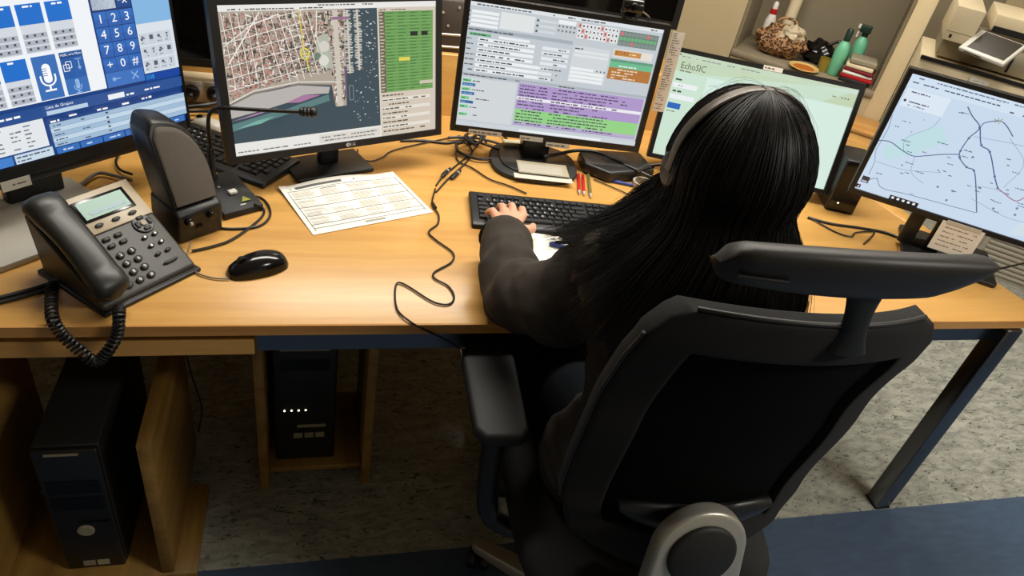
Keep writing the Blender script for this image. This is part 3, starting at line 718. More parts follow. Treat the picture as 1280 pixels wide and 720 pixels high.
for P, w_, cc in ((R1, 0.0024, rd), (R2, 0.0026, rd), (R3, 0.0024, rd), (R4, 0.0026, rgb(84, 92, 140)), (R4b, 0.0024, rose), (R5, 0.0018, thin), (R6, 0.0015, rd)): c.line(sm(P), w_, cc)
for P in ([(-0.2, 0.142), (-0.21, 0.18), (-0.17, 0.22), (-0.16, 0.25)], [(-0.17, 0.14), (-0.16, 0.1), (-0.12, 0.08)], [(0.0, 0.25), (0.06, 0.2), (0.05, 0.13)], [(-0.071, 0.23), (0.03, 0.24), (0.1, 0.23)], [(-0.008, 0.115), (0.03, 0.12), (0.057, 0.118)], [(0.06, 0.28), (0.13, 0.22), (0.2, 0.12), (0.25, 0.05)], [(-0.25, 0.1), (-0.18, 0.1), (-0.1, 0.12)], [(0.0, 0.08), (0.1, 0.06), (0.2, 0.07)]): c.line(sm(P), 0.0011, thin)
random.seed(5)
for k in range(75):
    px, pz = random.uniform(-0.25, 0.25), random.uniform(0.03, 0.28)
    c.words(px, px + random.uniform(0.008, 0.028), pz, 0.0024, rgb(92, 104, 134))
for k in range(16): c.disc(random.uniform(-0.12, 0.25), random.uniform(0.05, 0.27), 0.0032, rgb(120, 134, 166), 8)
for P in R2[2:8] + R4[1:]: c.disc(P[0], P[1], 0.003, rgb(96, 112, 160), 8)
for a in range(6): c.line([(-0.041, 0.281), (-0.041 + 0.012 * math.cos(a), 0.281 + 0.008 * math.sin(a))], 0.0015, rgb(150, 160, 130))
c.words(x0 + 0.02, 0.2, 0.3245, 0.0034, rgb(110, 122, 150)); c.words(x0 + 0.01, -0.05, 0.313, 0.0036, rgb(84, 96, 126)); c.words(-0.03, 0.15, 0.305, 0.0036, rgb(84, 96, 126)); c.words(-0.25, -0.2, 0.29, 0.0034, rgb(90, 100, 130)); c.disc(-0.255, 0.268, 0.0035, rgb(60, 66, 80), 8); c.words(-0.245, -0.19, 0.266, 0.0036, rgb(84, 92, 116)); c.words(-0.245, -0.2, 0.258, 0.0026, rgb(120, 130, 156))
c.rect(-0.262, 0.036, -0.243, 0.054, rgb(52, 52, 58)); c.rect(-0.267, 0.018, -0.256, 0.028, rgb(30, 30, 36)); c.rect(-0.178, z0, -0.105, z0 + 0.012, rgb(24, 24, 32)); c.lay(); c.poly([(-0.264, 0.02), (-0.259, 0.02), (-0.26, 0.026)], wt); c.rect(-0.26, 0.038, -0.246, 0.042, rgb(200, 200, 204))
for k in range(5): c.rect(-0.173 + k * 0.0135, z0 + 0.003, -0.1665 + k * 0.0135, z0 + 0.009, wt)
finish_screen(c)
base_plate(r5, (0.03, 0.045), 0.24, 0.2, 0.012, 'black', 0.012)
# stand neck with an oval cable slot
b = MB(); zt = 0.15
ring_o = [(-0.052, 0.012), (0.052, 0.012), (0.045, zt), (-0.045, zt)]
slot = [(0.015 * math.cos(rad(a)) , 0.055 + (0.016 if 0 <= a <= 180 else -0.016) + 0.015 * math.sin(rad(a))) for a in range(0, 360, 20)]
b.box((-0.034, 0.075, 0.085), (0.038, 0.014, 0.15)); b.box((0.034, 0.075, 0.085), (0.038, 0.014, 0.15)); b.box((0, 0.075, 0.022), (0.034, 0.014, 0.03)); b.box((0, 0.075, 0.128), (0.034, 0.014, 0.064))
b.build('neck', M['black'], r5, 0.003, 2, loc=(-0.05, -0.045, 0))
b = MB(); b.box((-0.0195, -0.0045, -0.03), (0.105, 0.0008, 0.085))
nt_ = link('paper_note', b.me('paper_note'), M['paper'], r5, loc=(0.038, 0, 0.105))
tag(nt_, 'handwritten paper note taped under the screen')
cv2 = Canvas(-0.0052)
for k in range(5): cv2.words(-0.06, 0.02, -0.005 - k * 0.013, 0.0028, rgb(130, 116, 112))
cv2.build('handwriting', M['print'], nt_)
rbox('tape_strip', (-0.02, -0.0055, 0.012), (0.085, 0.001, 0.01), M['tape'], nt_)

# ---------------- dark monitors behind
r6, c = monitor('dark_monitor', 'switched off black monitor behind the blue dispatch screen on the left', (-0.86, 0.9, 0.862), 0, 4, 0.56, 0.34, (0.016, 0.016, 0.02, 0.014), group='switched off monitors behind the desk')
c.rect(*c.area, (0, 0, 0, 1)); finish_screen(c, False)
base_plate(r6, (-0.14, -0.02), 0.2, 0.09, 0.01, 'black', 0.01)
b = MB(); b.box((-0.14, 0.012, 0.07), (0.05, 0.016, 0.13)); b.build('neck', M['black'], r6, 0.003, 2)
back = thing('back_desk', 'wooden desk of the opposite row behind the partition', 'desk', (0, 0, 0))
rbox('desktop', (0.05, 1.4, DT - 0.013), (2.2, 0.7, 0.025), M['desk'], back, 0.0015, 1)
for x in (-0.95, 1.05):
    for y in (1.12, 1.68): rbox('leg', (x, y, 0.357), (0.04, 0.04, 0.714), M['alu'], back, 0.003, 1)
r7, c = monitor('dark_monitor', 'switched off black monitor rising behind the incident form screen', (0.505, 1.262, 1.005), -9, 3, 0.58, 0.35, (0.022, 0.022, 0.022, 0.016), group='switched off monitors behind the desk')
c.rect(*c.area, (0, 0, 0, 1)); finish_screen(c, False)
base_plate(r7, (0.0, 0.06), 0.22, 0.18, 0.012, 'black', 0.01)
b = MB(); b.box((0, 0.09, 0.16), (0.06, 0.025, 0.31)); b.build('neck', M['black'], r7, 0.003, 2)
# black keyboard tray and clamp seen in the gap between screens 2 and 3
eq = thing('desk_unit', 'dark brown desk unit with steel rods in the gap between map and form monitors', 'desk unit', (0.03, 1.3, DT))
rbox('housing', (0, 0.06, 0.13), (0.24, 0.16, 0.26), mat('dark_brown_panel', rgb(58, 48, 40), 0.5), eq, 0.004, 1)
for z in (0.115, 0.155):
    b = MB(); b.cyl((-0.12, -0.04, z), (0.12, -0.04, z + 0.006), 0.004, n=10); b.build('rod', M['alu'], eq)
for x in (-0.1, 0.1): rbox('rod_bracket', (x, -0.03, 0.135), (0.012, 0.024, 0.06), M['alu'], eq)
for x, z in ((0.0, 0.18), (-0.02, 0.22), (0.03, 0.24)):
    b = MB(); b.cyl((x, -0.0195, z), (x, -0.0235, z), 0.004, n=10); b.build('screw', M['silver'], eq)
# webcam on top of screen 3
wc = thing('webcam', 'small black webcam with cable clipped on top of the form monitor', 'webcam', (0.385, 0.697, 1.1615), rad(-7))
b = MB(); b.box((0, 0.006, 0.004), (0.03, 0.05, 0.008)); b.build('clip', M['black'], wc, 0.002, 1)
b = MB(); b.cyl((-0.026, 0.0, 0.03), (0.026, 0.0, 0.03), 0.02, 0.022, 20); b.build('body', M['black_gloss'], wc, 0.005, 3)
b = MB(); b.cyl((0, -0.018, 0.032), (0, -0.028, 0.031), 0.011, 0.012, 18); b.build('lens', M['dark_glass'], wc, 0.002, 2)
cable('lead', [(0.02, 0.01, 0.022), (0.045, 0.002, 0.012), (0.06, 0.02, -0.004), (0.07, 0.05, -0.06)], 0.0022, None, M['cable_grey'], wc)

# ================================================================ THINGS ON THE DESK
# ---------------- keyboards
def key_mesh(w, d, h=0.007):
    b = MB(); t = 0.0018
    b.mesh([(-w / 2, -d / 2, 0), (w / 2, -d / 2, 0), (w / 2, d / 2, 0), (-w / 2, d / 2, 0), (-w / 2 + t, -d / 2 + t, h), (w / 2 - t, -d / 2 + t, h), (w / 2 - t, d / 2 - t, h), (-w / 2 + t, d / 2 - t, h)],
           [(3, 2, 1, 0), (4, 5, 6, 7), (0, 1, 5, 4), (1, 2, 6, 5), (2, 3, 7, 6), (3, 0, 4, 7)])
    return b.me('key')
def keyboard(label, loc, rz, W=0.445, Dp=0.15):
    r = thing('keyboard', label, 'keyboard', loc, rz, 'black keyboards')
    b = MB(); n = 6
    prof = [(-Dp / 2, 0.0), (-Dp / 2, 0.009), (-Dp / 2 + 0.012, 0.0145), (Dp / 2 - 0.012, 0.020), (Dp / 2, 0.017), (Dp / 2, 0.0)]
    b.prism(prof, -W / 2, W / 2, 'yz'); b.build('body', M['black'], r, 0.004, 3)
    u = 0.0182; x0 = -W / 2 + 0.018; y0 = Dp / 2 - 0.026; gap = 0.0022; cache = {}
    rows = [
        [(0, 1)] + [(2 + i, 1) for i in range(4)] + [(6.5 + i, 1) for i in range(4)] + [(11 + i, 1) for i in range(4)] + [(15.3 + i, 1) for i in range(3)] + [(18.7 + i, 1) for i in range(4)],
        [(i, 1) for i in range(13)] + [(13, 2)] + [(15.3 + i, 1) for i in range(3)] + [(18.7 + i, 1) for i in range(4)],
        [(0, 1.5)] + [(1.5 + i, 1) for i in range(12)] + [(13.5, 1.5)] + [(15.3 + i, 1) for i in range(3)] + [(18.7 + i, 1) for i in range(4)],
        [(0, 1.75)] + [(1.75 + i, 1) for i in range(11)] + [(12.75, 2.25)] + [(18.7 + i, 1) for i in range(3)],
        [(0, 1.25), (1.25, 1)] + [(2.25 + i, 1) for i in range(10)] + [(12.25, 2.75)] + [(16.3, 1)] + [(18.7 + i, 1) for i in range(4)],
        [(0, 1.25), (1.25, 1.25), (2.5, 1.25), (3.75, 6.25), (10, 1.25), (11.25, 1.25), (12.5, 1.25), (13.75, 1.25)] + [(15.3 + i, 1) for i in range(3)] + [(18.7, 2), (20.7, 1)]]
    letters = ['', '\\1234567890', ' QWERTYUIOP', ' ASDFGHJKL', '  ZXCVBNM', '']
    leg = MB()
    for j, row in enumerate(rows):
        y = y0 - j * u * 1.0 - (0.004 if j else 0)
        z = 0.0135 + (y + Dp / 2) / Dp * 0.0045
        for i, (kx, kw) in enumerate(row):
            w = kw * u - gap
            if kw not in cache: cache[kw] = key_mesh(w, u - gap)
            cx = x0 + kx * u + w / 2
            link('key', cache[kw], M['key'], r, (cx, y, z))
            ch = letters[j][i:i + 1] if i < len(letters[j]) else ''
            if ch.strip():
                vs, fs = text_geo(ch); leg.mesh([(cx - 0.002 + v.x * 0.008, y + 0.0015 + v.y * 0.008, z + 0.0072) for v in vs], fs)
    leg.build('key_legends', M['white'], r)
    return r
keyboard('large black keyboard under the woman\'s left hand', (0.205, 0.398, DT), rad(-6.0))
keyboard('black keyboard lying behind the microphone, partly under the map monitor', (-0.640, 0.672, DT), rad(-33))

# ---------------- desk phone
ph = thing('desk_phone', 'black office desk phone with silver display panel and corded handset', 'phone', (-0.664, 0.0975, DT), rad(46.5))
slope = math.atan2(0.11, 0.18); LN = 0.211
FM = Matrix.Translation((0, 0, 0.017)) @ Matrix.Rotation(slope, 4, 'X')      # face plane: x across, y up the slope
b = MB(); b.prism([(0, 0), (0, 0.016), (0.18, 0.126), (0.186, 0.118), (0.165, 0.0)], -0.095, 0.095, 'yz'); b.build('body', M['phone'], ph, 0.005, 3)
b = MB(); b.box((0, 0.085, 0.004), (0.2, 0.19, 0.008)); b.build('stand_foot', M['black'], ph, 0.003, 2)
def onface(b, name, m, parent=ph, **kw):
    o = b.build(name, m, parent, **kw)
    return o
def facebox(name, x, y, w, d, h, m, bev=0.0, z0=0.0, parent=ph):
    b = MB(); b.box((x, y, z0 + h / 2), (w, d, h), None); o = b.build(name, m, parent, bev, 2); o.matrix_local = FM; return o
facebox('display_panel', 0.022, 0.166, 0.142, 0.082, 0.003, M['silver_phone'], 0.0015)
facebox('display_bezel', 0.024, 0.172, 0.102, 0.046, 0.0045, M['black_gloss'], 0.001)
lcd = facebox('display', 0.024, 0.172, 0.088, 0.035, 0.005, M['lcd'])
b = MB(); b.box((0.027, 0.1635, 0.0052), (0.07, 0.006, 0.0004)); b.build('display_line', mat('lcd_line', rgb(60, 108, 128), 0.3), lcd)
cv = MB()
def facekey(name, x, y, w, d, m=M['key'], rnd=True):
    b = MB()
    if rnd: b.prism([(w / 2 * math.cos(2 * PI * k / 12), d / 2 * math.sin(2 * PI * k / 12)) for k in range(12)], 0, 0.004)
    else: b.box((0, 0, 0.002), (w, d, 0.004))
    o = b.build(name, m, ph, 0.001, 1); o.matrix_local = FM @ Matrix.Translation((x, y, 0.0)); return o
for i in range(3): facekey('soft_key', -0.008 + i * 0.033, 0.138, 0.017, 0.008).matrix_local = FM @ Matrix.Translation((-0.008 + i * 0.033, 0.138, 0.003))
for i in range(2): facekey('line_key', -0.041, 0.178 - i * 0.016, 0.016, 0.009, M['silver_phone']).matrix_local = FM @ Matrix.Translation((-0.041, 0.178 - i * 0.016, 0.003))
for j in range(2):
    for i in range(3): facekey('function_key', -0.036 + i * 0.023, 0.110 - j * 0.0155, 0.014, 0.007, M['key'], False)
for j in range(4):
    for i in range(3):
        x, y = -0.034 + i * 0.0225, 0.072 - j * 0.0187
        k = facekey('number_key', x, y, 0.0155, 0.0125)
        vs, fs = text_geo('123456789*0#'[j * 3 + i]); q = MB(); q.mesh([(v.x * 0.009, v.y * 0.009, 0.0043) for v in vs], fs); q.build('digit', M['white'], k)
for j in range(3):
    for i in range(2):
        k = facekey('function_key', 0.047 + i * 0.021, 0.085 - j * 0.0195, 0.013, 0.007)
        if j < 2: q = MB(); q.box((0, 0, 0.0043), (0.004, 0.004, 0.0004), Matrix.Rotation(0.78, 4, 'Z')); q.build('mark', M['white'], k)
k = facekey('volume_key', 0.058, 0.024, 0.032, 0.007); 
b = MB(); b.lathe([(0.0195, 0), (0.0195, 0.002), (0.018, 0.0025)], 24); o = b.build('navigation_ring', M['black'], ph); o.matrix_local = FM @ Matrix.Translation((0.063, 0.112, 0))
for a in range(4):
    b = MB(); b.box((0.012, 0, 0.0035), (0.007, 0.013, 0.003)); o = b.build('arrow_key', M['key'], ph, 0.001, 1); o.matrix_local = FM @ Matrix.Translation((0.063, 0.112, 0)) @ Matrix.Rotation(a * PI / 2, 4, 'Z')
b = MB(); b.lathe([(0.0058, 0), (0.0058, 0.005), (0.005, 0.0055)], 16); o = b.build('select_key', M['greybody'], ph); o.matrix_local = FM @ Matrix.Translation((0.063, 0.112, 0))
# handset: a long arched bar with rounded ear and mouth ends
rings = []
for k in range(25):
    t = k / 24; y = -0.006 + t * 0.222
    e = min(t, 1 - t)
    arch = 0.010 + 0.020 * math.sin(PI * t) + (0.004 if e < 0.2 else 0)
    wd = 0.029 + 0.005 * (abs(t - 0.5) * 2) ** 2
    hh = 0.014 + 0.010 * (abs(t - 0.5) * 2) ** 2
    cap = math.sqrt(max(0.02, 1 - ((0.10 - e) / 0.10) ** 2)) if e < 0.10 else 1
    wd *= cap ** 0.8; hh *= cap
    ring = []
    for q in range(20):
        a = 2 * PI * q / 20; ca, sa = math.cos(a), math.sin(a)
        ring.append((-0.078 + wd * math.copysign(abs(ca) ** 0.7, ca), y, 0.018 + arch + hh * math.copysign(abs(sa) ** 0.8, sa)))
    rings.append(ring)
b = MB(); b.loft(rings); o = b.build('handset', M['handset'], ph, smooth=True); o.matrix_local = FM
facebox('cradle', -0.076, 0.1, 0.05, 0.19, 0.012, M['phone'], 0.004)
# coiled cord
def coil(pts, r, turns):
    P = spline(pts, 20); out = []; L = len(P) - 1; N = turns * 9
    u = Vector((0, 0, 1))
    for i in range(N + 1):
        f = i / N * L; k = min(int(f), L - 1); p = P[k].lerp(P[k + 1], f - k); t = (P[k + 1] - P[k]).normalized()
        a = t.orthogonal().normalized() if abs(t.dot(u)) > 0.98 else (u - t * u.dot(t)).normalized(); w = t.cross(a); th = 2 * PI * i / 9
        out.append(p + (a * math.cos(th) + w * math.sin(th)) * r)
    return out
CABLE = {
    'headset_upper_a': [(-0.084, 0.539, 0.743), (-0.062, 0.582, 0.744), (-0.002, 0.673, 0.744), (0.043, 0.74, 0.744), (0.035, 0.789, 0.744), (0.01, 0.796, 0.744)],
    'headset_upper_b': [(-0.088, 0.506, 0.743), (-0.043, 0.584, 0.744), (0.016, 0.675, 0.744), (0.049, 0.751, 0.744), (0.07, 0.794, 0.744), (0.054, 0.833, 0.744)],
    'headset_main': [(-0.088, 0.522, 0.744), (-0.105, 0.446, 0.744), (-0.096, 0.399, 0.744), (-0.103, 0.356, 0.744), (-0.128, 0.321, 0.744), (-0.116, 0.288, 0.744), (-0.085, 0.239, 0.744), (-0.093, 0.202, 0.744), (-0.133, 0.166, 0.744), (-0.137, 0.143, 0.744), (-0.112, 0.116, 0.744), (-0.105, 0.078, 0.744), (-0.121, 0.055, 0.744), (-0.152, 0.065, 0.744), (-0.195, 0.114, 0.744), (-0.215, 0.125, 0.744), (-0.223, 0.088, 0.744), (-0.222, 0.037, 0.744), (-0.202, 0.003, 0.744), (-0.174, -0.004, 0.729), (-0.139, -0.008, 0.712), (-0.108, -0.012, 0.692), (-0.099, -0.03, 0.685), (-0.11, -0.06, 0.658)],
    'mouse': [(-0.536, 0.133, 0.744), (-0.562, 0.135, 0.744), (-0.589, 0.147, 0.744), (-0.609, 0.168, 0.744), (-0.62, 0.202, 0.744), (-0.615, 0.232, 0.76)],
    'mic_loop_a': [(-0.528, 0.418, 0.76), (-0.499, 0.445, 0.744), (-0.478, 0.408, 0.744), (-0.474, 0.361, 0.744), (-0.496, 0.323, 0.744), (-0.546, 0.311, 0.744), (-0.581, 0.315, 0.744)],
    'mic_loop_b': [(-0.506, 0.388, 0.76), (-0.487, 0.393, 0.744), (-0.492, 0.356, 0.744), (-0.522, 0.3, 0.744), (-0.55, 0.262, 0.744), (-0.582, 0.24, 0.744), (-0.613, 0.225, 0.744)],
    'phone_left_a': [(-0.938, 0.051, 0.743), (-0.898, 0.071, 0.744), (-0.857, 0.096, 0.744), (-0.819, 0.12, 0.744), (-0.789, 0.128, 0.744)],
    'phone_left_b': [(-0.936, 0.042, 0.744), (-0.895, 0.06, 0.743), (-0.853, 0.082, 0.744), (-0.81, 0.111, 0.743), (-0.775, 0.126, 0.744)],
    'm2_cable': [(-0.271, 0.714, 0.744), (-0.269, 0.673, 0.744), (-0.243, 0.65, 0.744), (-0.209, 0.676, 0.744), (-0.181, 0.717, 0.744), (-0.111, 0.764, 0.744), (-0.027, 0.811, 0.744), (0.024, 0.839, 0.744)],
    'm2_cable_b': [(-0.153, 0.783, 0.744), (-0.086, 0.792, 0.744), (-0.019, 0.787, 0.744), (0.033, 0.819, 0.744)],
    'kb_cable': [(0.15, 0.518, 0.744), (0.108, 0.556, 0.744), (0.064, 0.586, 0.744), (0.027, 0.644, 0.744), (-0.002, 0.673, 0.744), (-0.007, 0.71, 0.744), (0.005, 0.76, 0.744)],
    'thick_loop': [(0.003, 0.781, 0.75), (-0.0, 0.732, 0.75), (0.018, 0.705, 0.75), (0.055, 0.686, 0.75), (0.099, 0.701, 0.75), (0.138, 0.759, 0.75), (0.159, 0.813, 0.75), (0.153, 0.855, 0.75)],
    'thick_b': [(-0.016, 0.809, 0.75), (0.055, 0.82, 0.75), (0.111, 0.802, 0.75), (0.162, 0.763, 0.75), (0.187, 0.716, 0.75)],
    'thick_c': [(0.004, 0.761, 0.755), (0.049, 0.788, 0.755), (0.091, 0.763, 0.755), (0.136, 0.729, 0.755)],
    'box_thick': [(0.23, 0.673, 0.775), (0.284, 0.699, 0.775), (0.345, 0.726, 0.775), (0.401, 0.723, 0.775), (0.437, 0.683, 0.775), (0.481, 0.635, 0.775), (0.523, 0.584, 0.775)],
    'thin_d': [(0.367, 0.616, 0.744), (0.409, 0.575, 0.744), (0.443, 0.539, 0.744), (0.465, 0.502, 0.744)],
    'right_a': [(0.964, 0.453, 0.744), (1.025, 0.422, 0.744), (1.108, 0.406, 0.744), (1.186, 0.381, 0.744), (1.229, 0.33, 0.744)],
    'right_b': [(0.973, 0.445, 0.744), (1.01, 0.38, 0.743), (1.045, 0.358, 0.744), (1.076, 0.38, 0.744), (1.141, 0.387, 0.744), (1.105, 0.353, 0.744), (1.063, 0.323, 0.743)],
    'right_c': [(1.358, 0.191, 0.75), (1.441, 0.212, 0.75), (1.556, 0.242, 0.75)],
    'left_coil_thick': [(-0.863, 0.455, 0.75), (-0.853, 0.491, 0.75), (-0.838, 0.514, 0.75), (-0.803, 0.503, 0.75), (-0.768, 0.485, 0.75)],
    'left_loop': [(-0.818, 0.618, 0.75), (-0.817, 0.57, 0.75), (-0.801, 0.533, 0.75), (-0.773, 0.514, 0.75)],
    'wall_a': [(-0.702, 0.86, 0.765), (-0.654, 0.87, 0.771), (-0.607, 0.9, 0.773), (-0.572, 0.925, 0.775)],
    'wall_b': [(-0.705, 0.84, 0.762), (-0.655, 0.84, 0.766), (-0.609, 0.82, 0.774), (-0.548, 0.8, 0.79)],
    'wall_c': [(-0.705, 0.827, 0.744), (-0.671, 0.833, 0.743), (-0.644, 0.798, 0.744), (-0.628, 0.753, 0.743)],
    'hang': [(-0.666, 0.3, 0.407), (-0.659, 0.3, 0.33), (-0.646, 0.3, 0.22), (-0.661, 0.3, 0.133)],
    'coil': [(-0.813, 0.12, 0.744), (-0.827, 0.106, 0.744), (-0.814, 0.052, 0.75), (-0.796, -0.004, 0.76), (-0.782, -0.02, 0.739), (-0.76, -0.03, 0.715), (-0.738, -0.035, 0.69), (-0.72, -0.03, 0.703), (-0.701, -0.02, 0.734), (-0.695, -0.01, 0.765), (-0.698, 0.01, 0.771)],
}

b = MB(); b.tube(coil(CABLE['coil'], 0.0085, 46), 0.0026, 6)
tag(b.build('coiled_cord', M['cable'], None, smooth=True), 'black coiled phone cord hanging over the desk edge', 'cord')

# ---------------- speaker
sp = thing('desktop_speaker', 'tall black desktop speaker with brown grey cloth front beside the phone', 'speaker', (-0.630, 0.315, DT), rad(40))
# front outline (x across, z up), top slants down to the right with a big rounded shoulder
def sp_out(s=1.0, zt=0.205, zb=0.07):
    P = [(-0.043, zb), (0.043, zb), (0.046, 0.11), (0.042, 0.145), (0.030, 0.175), (0.010, 0.196), (-0.012, zt), (-0.034, zt + 0.002), (-0.046, 0.190)]
    Q = [(q.x, q.y) for q in spline([(a, c_, 0) for a, c_ in P[1:]], 4)] + [P[0]]
    return [((x) * s, zb + (z - zb) * s) for x, z in Q]
lean = math.tan(rad(24))
b = MB(); rr = []
for d, s in ((-0.036, 0.97), (-0.030, 1.0), (0.03, 1.0), (0.045, 0.92), (0.052, 0.75)):
    rr.append([(x, d + (z - 0.07) * lean * (1 if d < 0.03 else 0.9), z - (0 if d < 0.03 else 0.01 * (d - 0.03) / 0.02)) for x, z in sp_out(s)])
b.loft(rr); b.build('cabinet', M['black'], sp, 0.002, 2)
b = MB(); gr = []
for d, s in ((-0.036, 0.90), (-0.040, 0.89), (-0.0415, 0.84)): gr.append([(x, d + (z - 0.07) * lean, z + 0.004) for x, z in sp_out(s)])
b.loft(gr); b.build('grille', M['grille'], sp, smooth=True)
b = MB(); b.prism([(-0.044, 0.0), (-0.050, 0.058), (-0.036, 0.068), (0.045, 0.074), (0.055, 0.0)], -0.045, 0.045, 'yz'); b.build('base', M['black'], sp, 0.006, 3)
for i, x in enumerate((-0.026, 0.018)):
    b = MB(); b.cyl((x, -0.046, 0.045), (x, -0.060, 0.046), 0.008, 0.007, 16); b.build('knob', M['black_gloss'], sp, 0.001, 2)
b = MB(); b.cyl((-0.004, -0.045, 0.026), (-0.004, -0.0485, 0.026), 0.007, n=16); b.build('jack_ring', M['dark_glass'], sp)
b = MB(); b.cyl((-0.026, -0.060, 0.046), (-0.026, -0.064, 0.046), 0.003, n=10); b.build('indicator', M['silver'], sp)

sp.scale = (1.10, 1.0, 1.14)
# ---------------- gooseneck microphone
mc = thing('gooseneck_microphone', 'black gooseneck microphone on a sloping base in front of the map monitor', 'microphone', (-0.567, 0.435, DT), rad(33))
b = MB(); b.prism([(-0.075, 0), (-0.075, 0.016), (0.06, 0.036), (0.068, 0.03), (0.068, 0)], -0.046, 0.046, 'yz'); b.build('base', M['black_matte'], mc, 0.003, 2)
rbox('talk_button', (0.004, -0.018, 0.029), (0.018, 0.014, 0.008), M['white'], mc, 0.002, 2)
b = MB(); b.poly([(0.006, -0.055, 0.0225), (0.028, -0.055, 0.0225), (0.017, -0.038, 0.0248)]); b.build('brand_mark', mat('olive_mark', rgb(150, 150, 60), 0.4), mc)
cv = Canvas(0); cv.words(0.0, 0.034, 0, 0.004, rgb(190, 186, 170)); o = cv.build('lettering', M['print'], mc); o.location = (0, -0.062, 0.0185); o.rotation_euler = (-PI / 2 + 0.14, 0, 0)
b = MB(); b.cyl((-0.012, 0.012, 0.027), (-0.012, 0.012, 0.031), 0.003, n=10); b.build('indicator', M['silver'], mc)
b = MB(); b.lathe([(0.011, 0.03), (0.011, 0.036), (0.0075, 0.042), (0.0075, 0.105), (0.005, 0.108)], 14, (-0.006, 0.05, 0)); b.build('collar', M['black'], mc, smooth=True)
inv = Matrix.Rotation(-rad(33), 4, 'Z')
def mcl(p): q = inv @ (Vector(p) - Vector((-0.567, 0.435, DT))); return q
stem = [mcl((-0.599, 0.474, 0.84)), mcl((-0.599, 0.473, 0.90)), mcl((-0.592, 0.468, 0.932)), mcl((-0.57, 0.462, 0.946)), mcl((-0.52, 0.456, 0.95)), mcl((-0.45, 0.451, 0.9535)), mcl((-0.405, 0.45, 0.9555))]
b = MB(); b.tube(spline(stem, 6), 0.0042, 10); b.build('gooseneck', M['black'], mc, smooth=True)
a_, e_ = mcl((-0.412, 0.45, 0.9555)), mcl((-0.375, 0.449, 0.957)); dv = (e_ - a_) / 5; b = MB(); pts = [a_ + dv * (k * 0.5) for k in range(11)]
b.tube(pts, [0.006, 0.0105, 0.0095, 0.0115, 0.0098, 0.0118, 0.0098, 0.0118, 0.0115, 0.0105, 0.007], 16); b.build('microphone_head', M['black'], mc, smooth=True)

# ---------------- mice
def mouse(label, loc, rz, m, group=None, L=0.118, W=0.063, H=0.036):
    r = thing('computer_mouse', label, 'mouse', loc, rz, group)
    def ring(y, f):
        t = (y + L / 2) / L; prof = max(0.0, math.sin(PI * min(1, max(0, t)) ** 0.85)) ** 0.55
        w, h = W / 2 * (0.35 + 0.65 * prof), H * (0.25 + 0.75 * prof) * f
        return [(w * math.cos(PI * k / 14), y, 0.001 + h * math.sin(PI * k / 14) ** 0.8) for k in range(15)]
    b = MB(); b.loft([ring(-L / 2 + L * k / 18, 1) for k in range(19)]); b.build('shell', m, r, smooth=True)
    b = MB(); b.cyl((-0.004, L * 0.26, H * 0.86), (0.004, L * 0.26, H * 0.86), 0.0075, n=16); b.build('wheel', M['black_gloss'], r)
    b = MB(); b.tube([(0, L * 0.46, H * 0.62), (0, L * 0.36, H * 0.83), (0, L * 0.2, H * 0.985), (0, L * 0.05, H * 1.0)], 0.0008, 6); b.build('button_seam', M['dark_glass'], r)
    return r
mouse('glossy black computer mouse lying on the desk right of the phone', (-0.486, 0.171, DT), rad(116), M['black_gloss'])
mouse('small pale grey computer mouse behind the keyboard at the partition', (-0.648, 0.800, DT), rad(60), M['silver'], L=0.085, W=0.048, H=0.025)

# ---------------- printed form
fm = thing('printed_form', 'white printed form sheet lying in front of the map monitor', 'paper', (-0.284, 0.452, DT + 0.001), rad(22.5))
b = MB(); nx, ny = 12, 8; vs = []; fs = []
def lift(x, y): return 0.0006 + 0.010 * max(0, 1 - ((x + 0.02) / 0.11) ** 2) * max(0, (y + 0.02) / 0.12) ** 2 + 0.006 * max(0, (-x - 0.09) / 0.06) ** 2 * max(0, (y + 0.1) / 0.2)
for j in range(ny + 1):
    for i in range(nx + 1):
        x, y = -0.1485 + 0.297 * i / nx, -0.105 + 0.21 * j / ny; vs.append((x, y, lift(x, y)))
for j in range(ny):
    for i in range(nx): k = j * (nx + 1) + i; fs.append((k, k + 1, k + nx + 2, k + nx + 1))
b.mesh(vs, fs); b.build('sheet', M['paper'], fm, smooth=True)
pr = MB()
def pq(x0, y0, x1, y1, c, n=6):
    for i in range(n):
        a, e = x0 + (x1 - x0) * i / n, x0 + (x1 - x0) * (i + 1) / n
        pr.quad(*[(x, y, lift(x, y) + 0.0005) for x, y in ((a, y0), (e, y0), (e, y1), (a, y1))], col=c)
ink = rgb(96, 96, 96); ink2 = rgb(164, 160, 148)
pq(-0.115, 0.083, 0.0, 0.092, ink, 10); pq(-0.13, 0.084, -0.125, 0.089, rgb(70, 72, 80), 1); pq(0.03, 0.086, 0.035, 0.09, rgb(70, 72, 80), 1)
pq(-0.06, 0.068, -0.02, 0.071, rgb(90, 88, 84), 2)
for x in (-0.138, 0.137): pq(x, -0.092, x + 0.002, 0.075, rgb(110, 112, 114), 1)
for y in (0.075, 0.04, 0.003, -0.035, -0.07, -0.084): pq(-0.138, y, 0.139, y + 0.0018, ink, 10)
for y0_ in (0.044, 0.008, -0.031, -0.066):
    for k in range(7):
        for x0_, x1_ in ((-0.132, -0.072), (-0.066, -0.005), (0.002, 0.065), (0.07, 0.13)):
            xe = x0_ + (x1_ - x0_) * random.uniform(0.55, 1); yy = y0_ + k * 0.004
            if random.random() < 0.8: pq(x0_, yy, xe, yy + 0.0012, ink2, 2)
pq(-0.02, -0.096, 0.03, -0.088, ink2, 3)
pr.build('print', M['print'], fm)

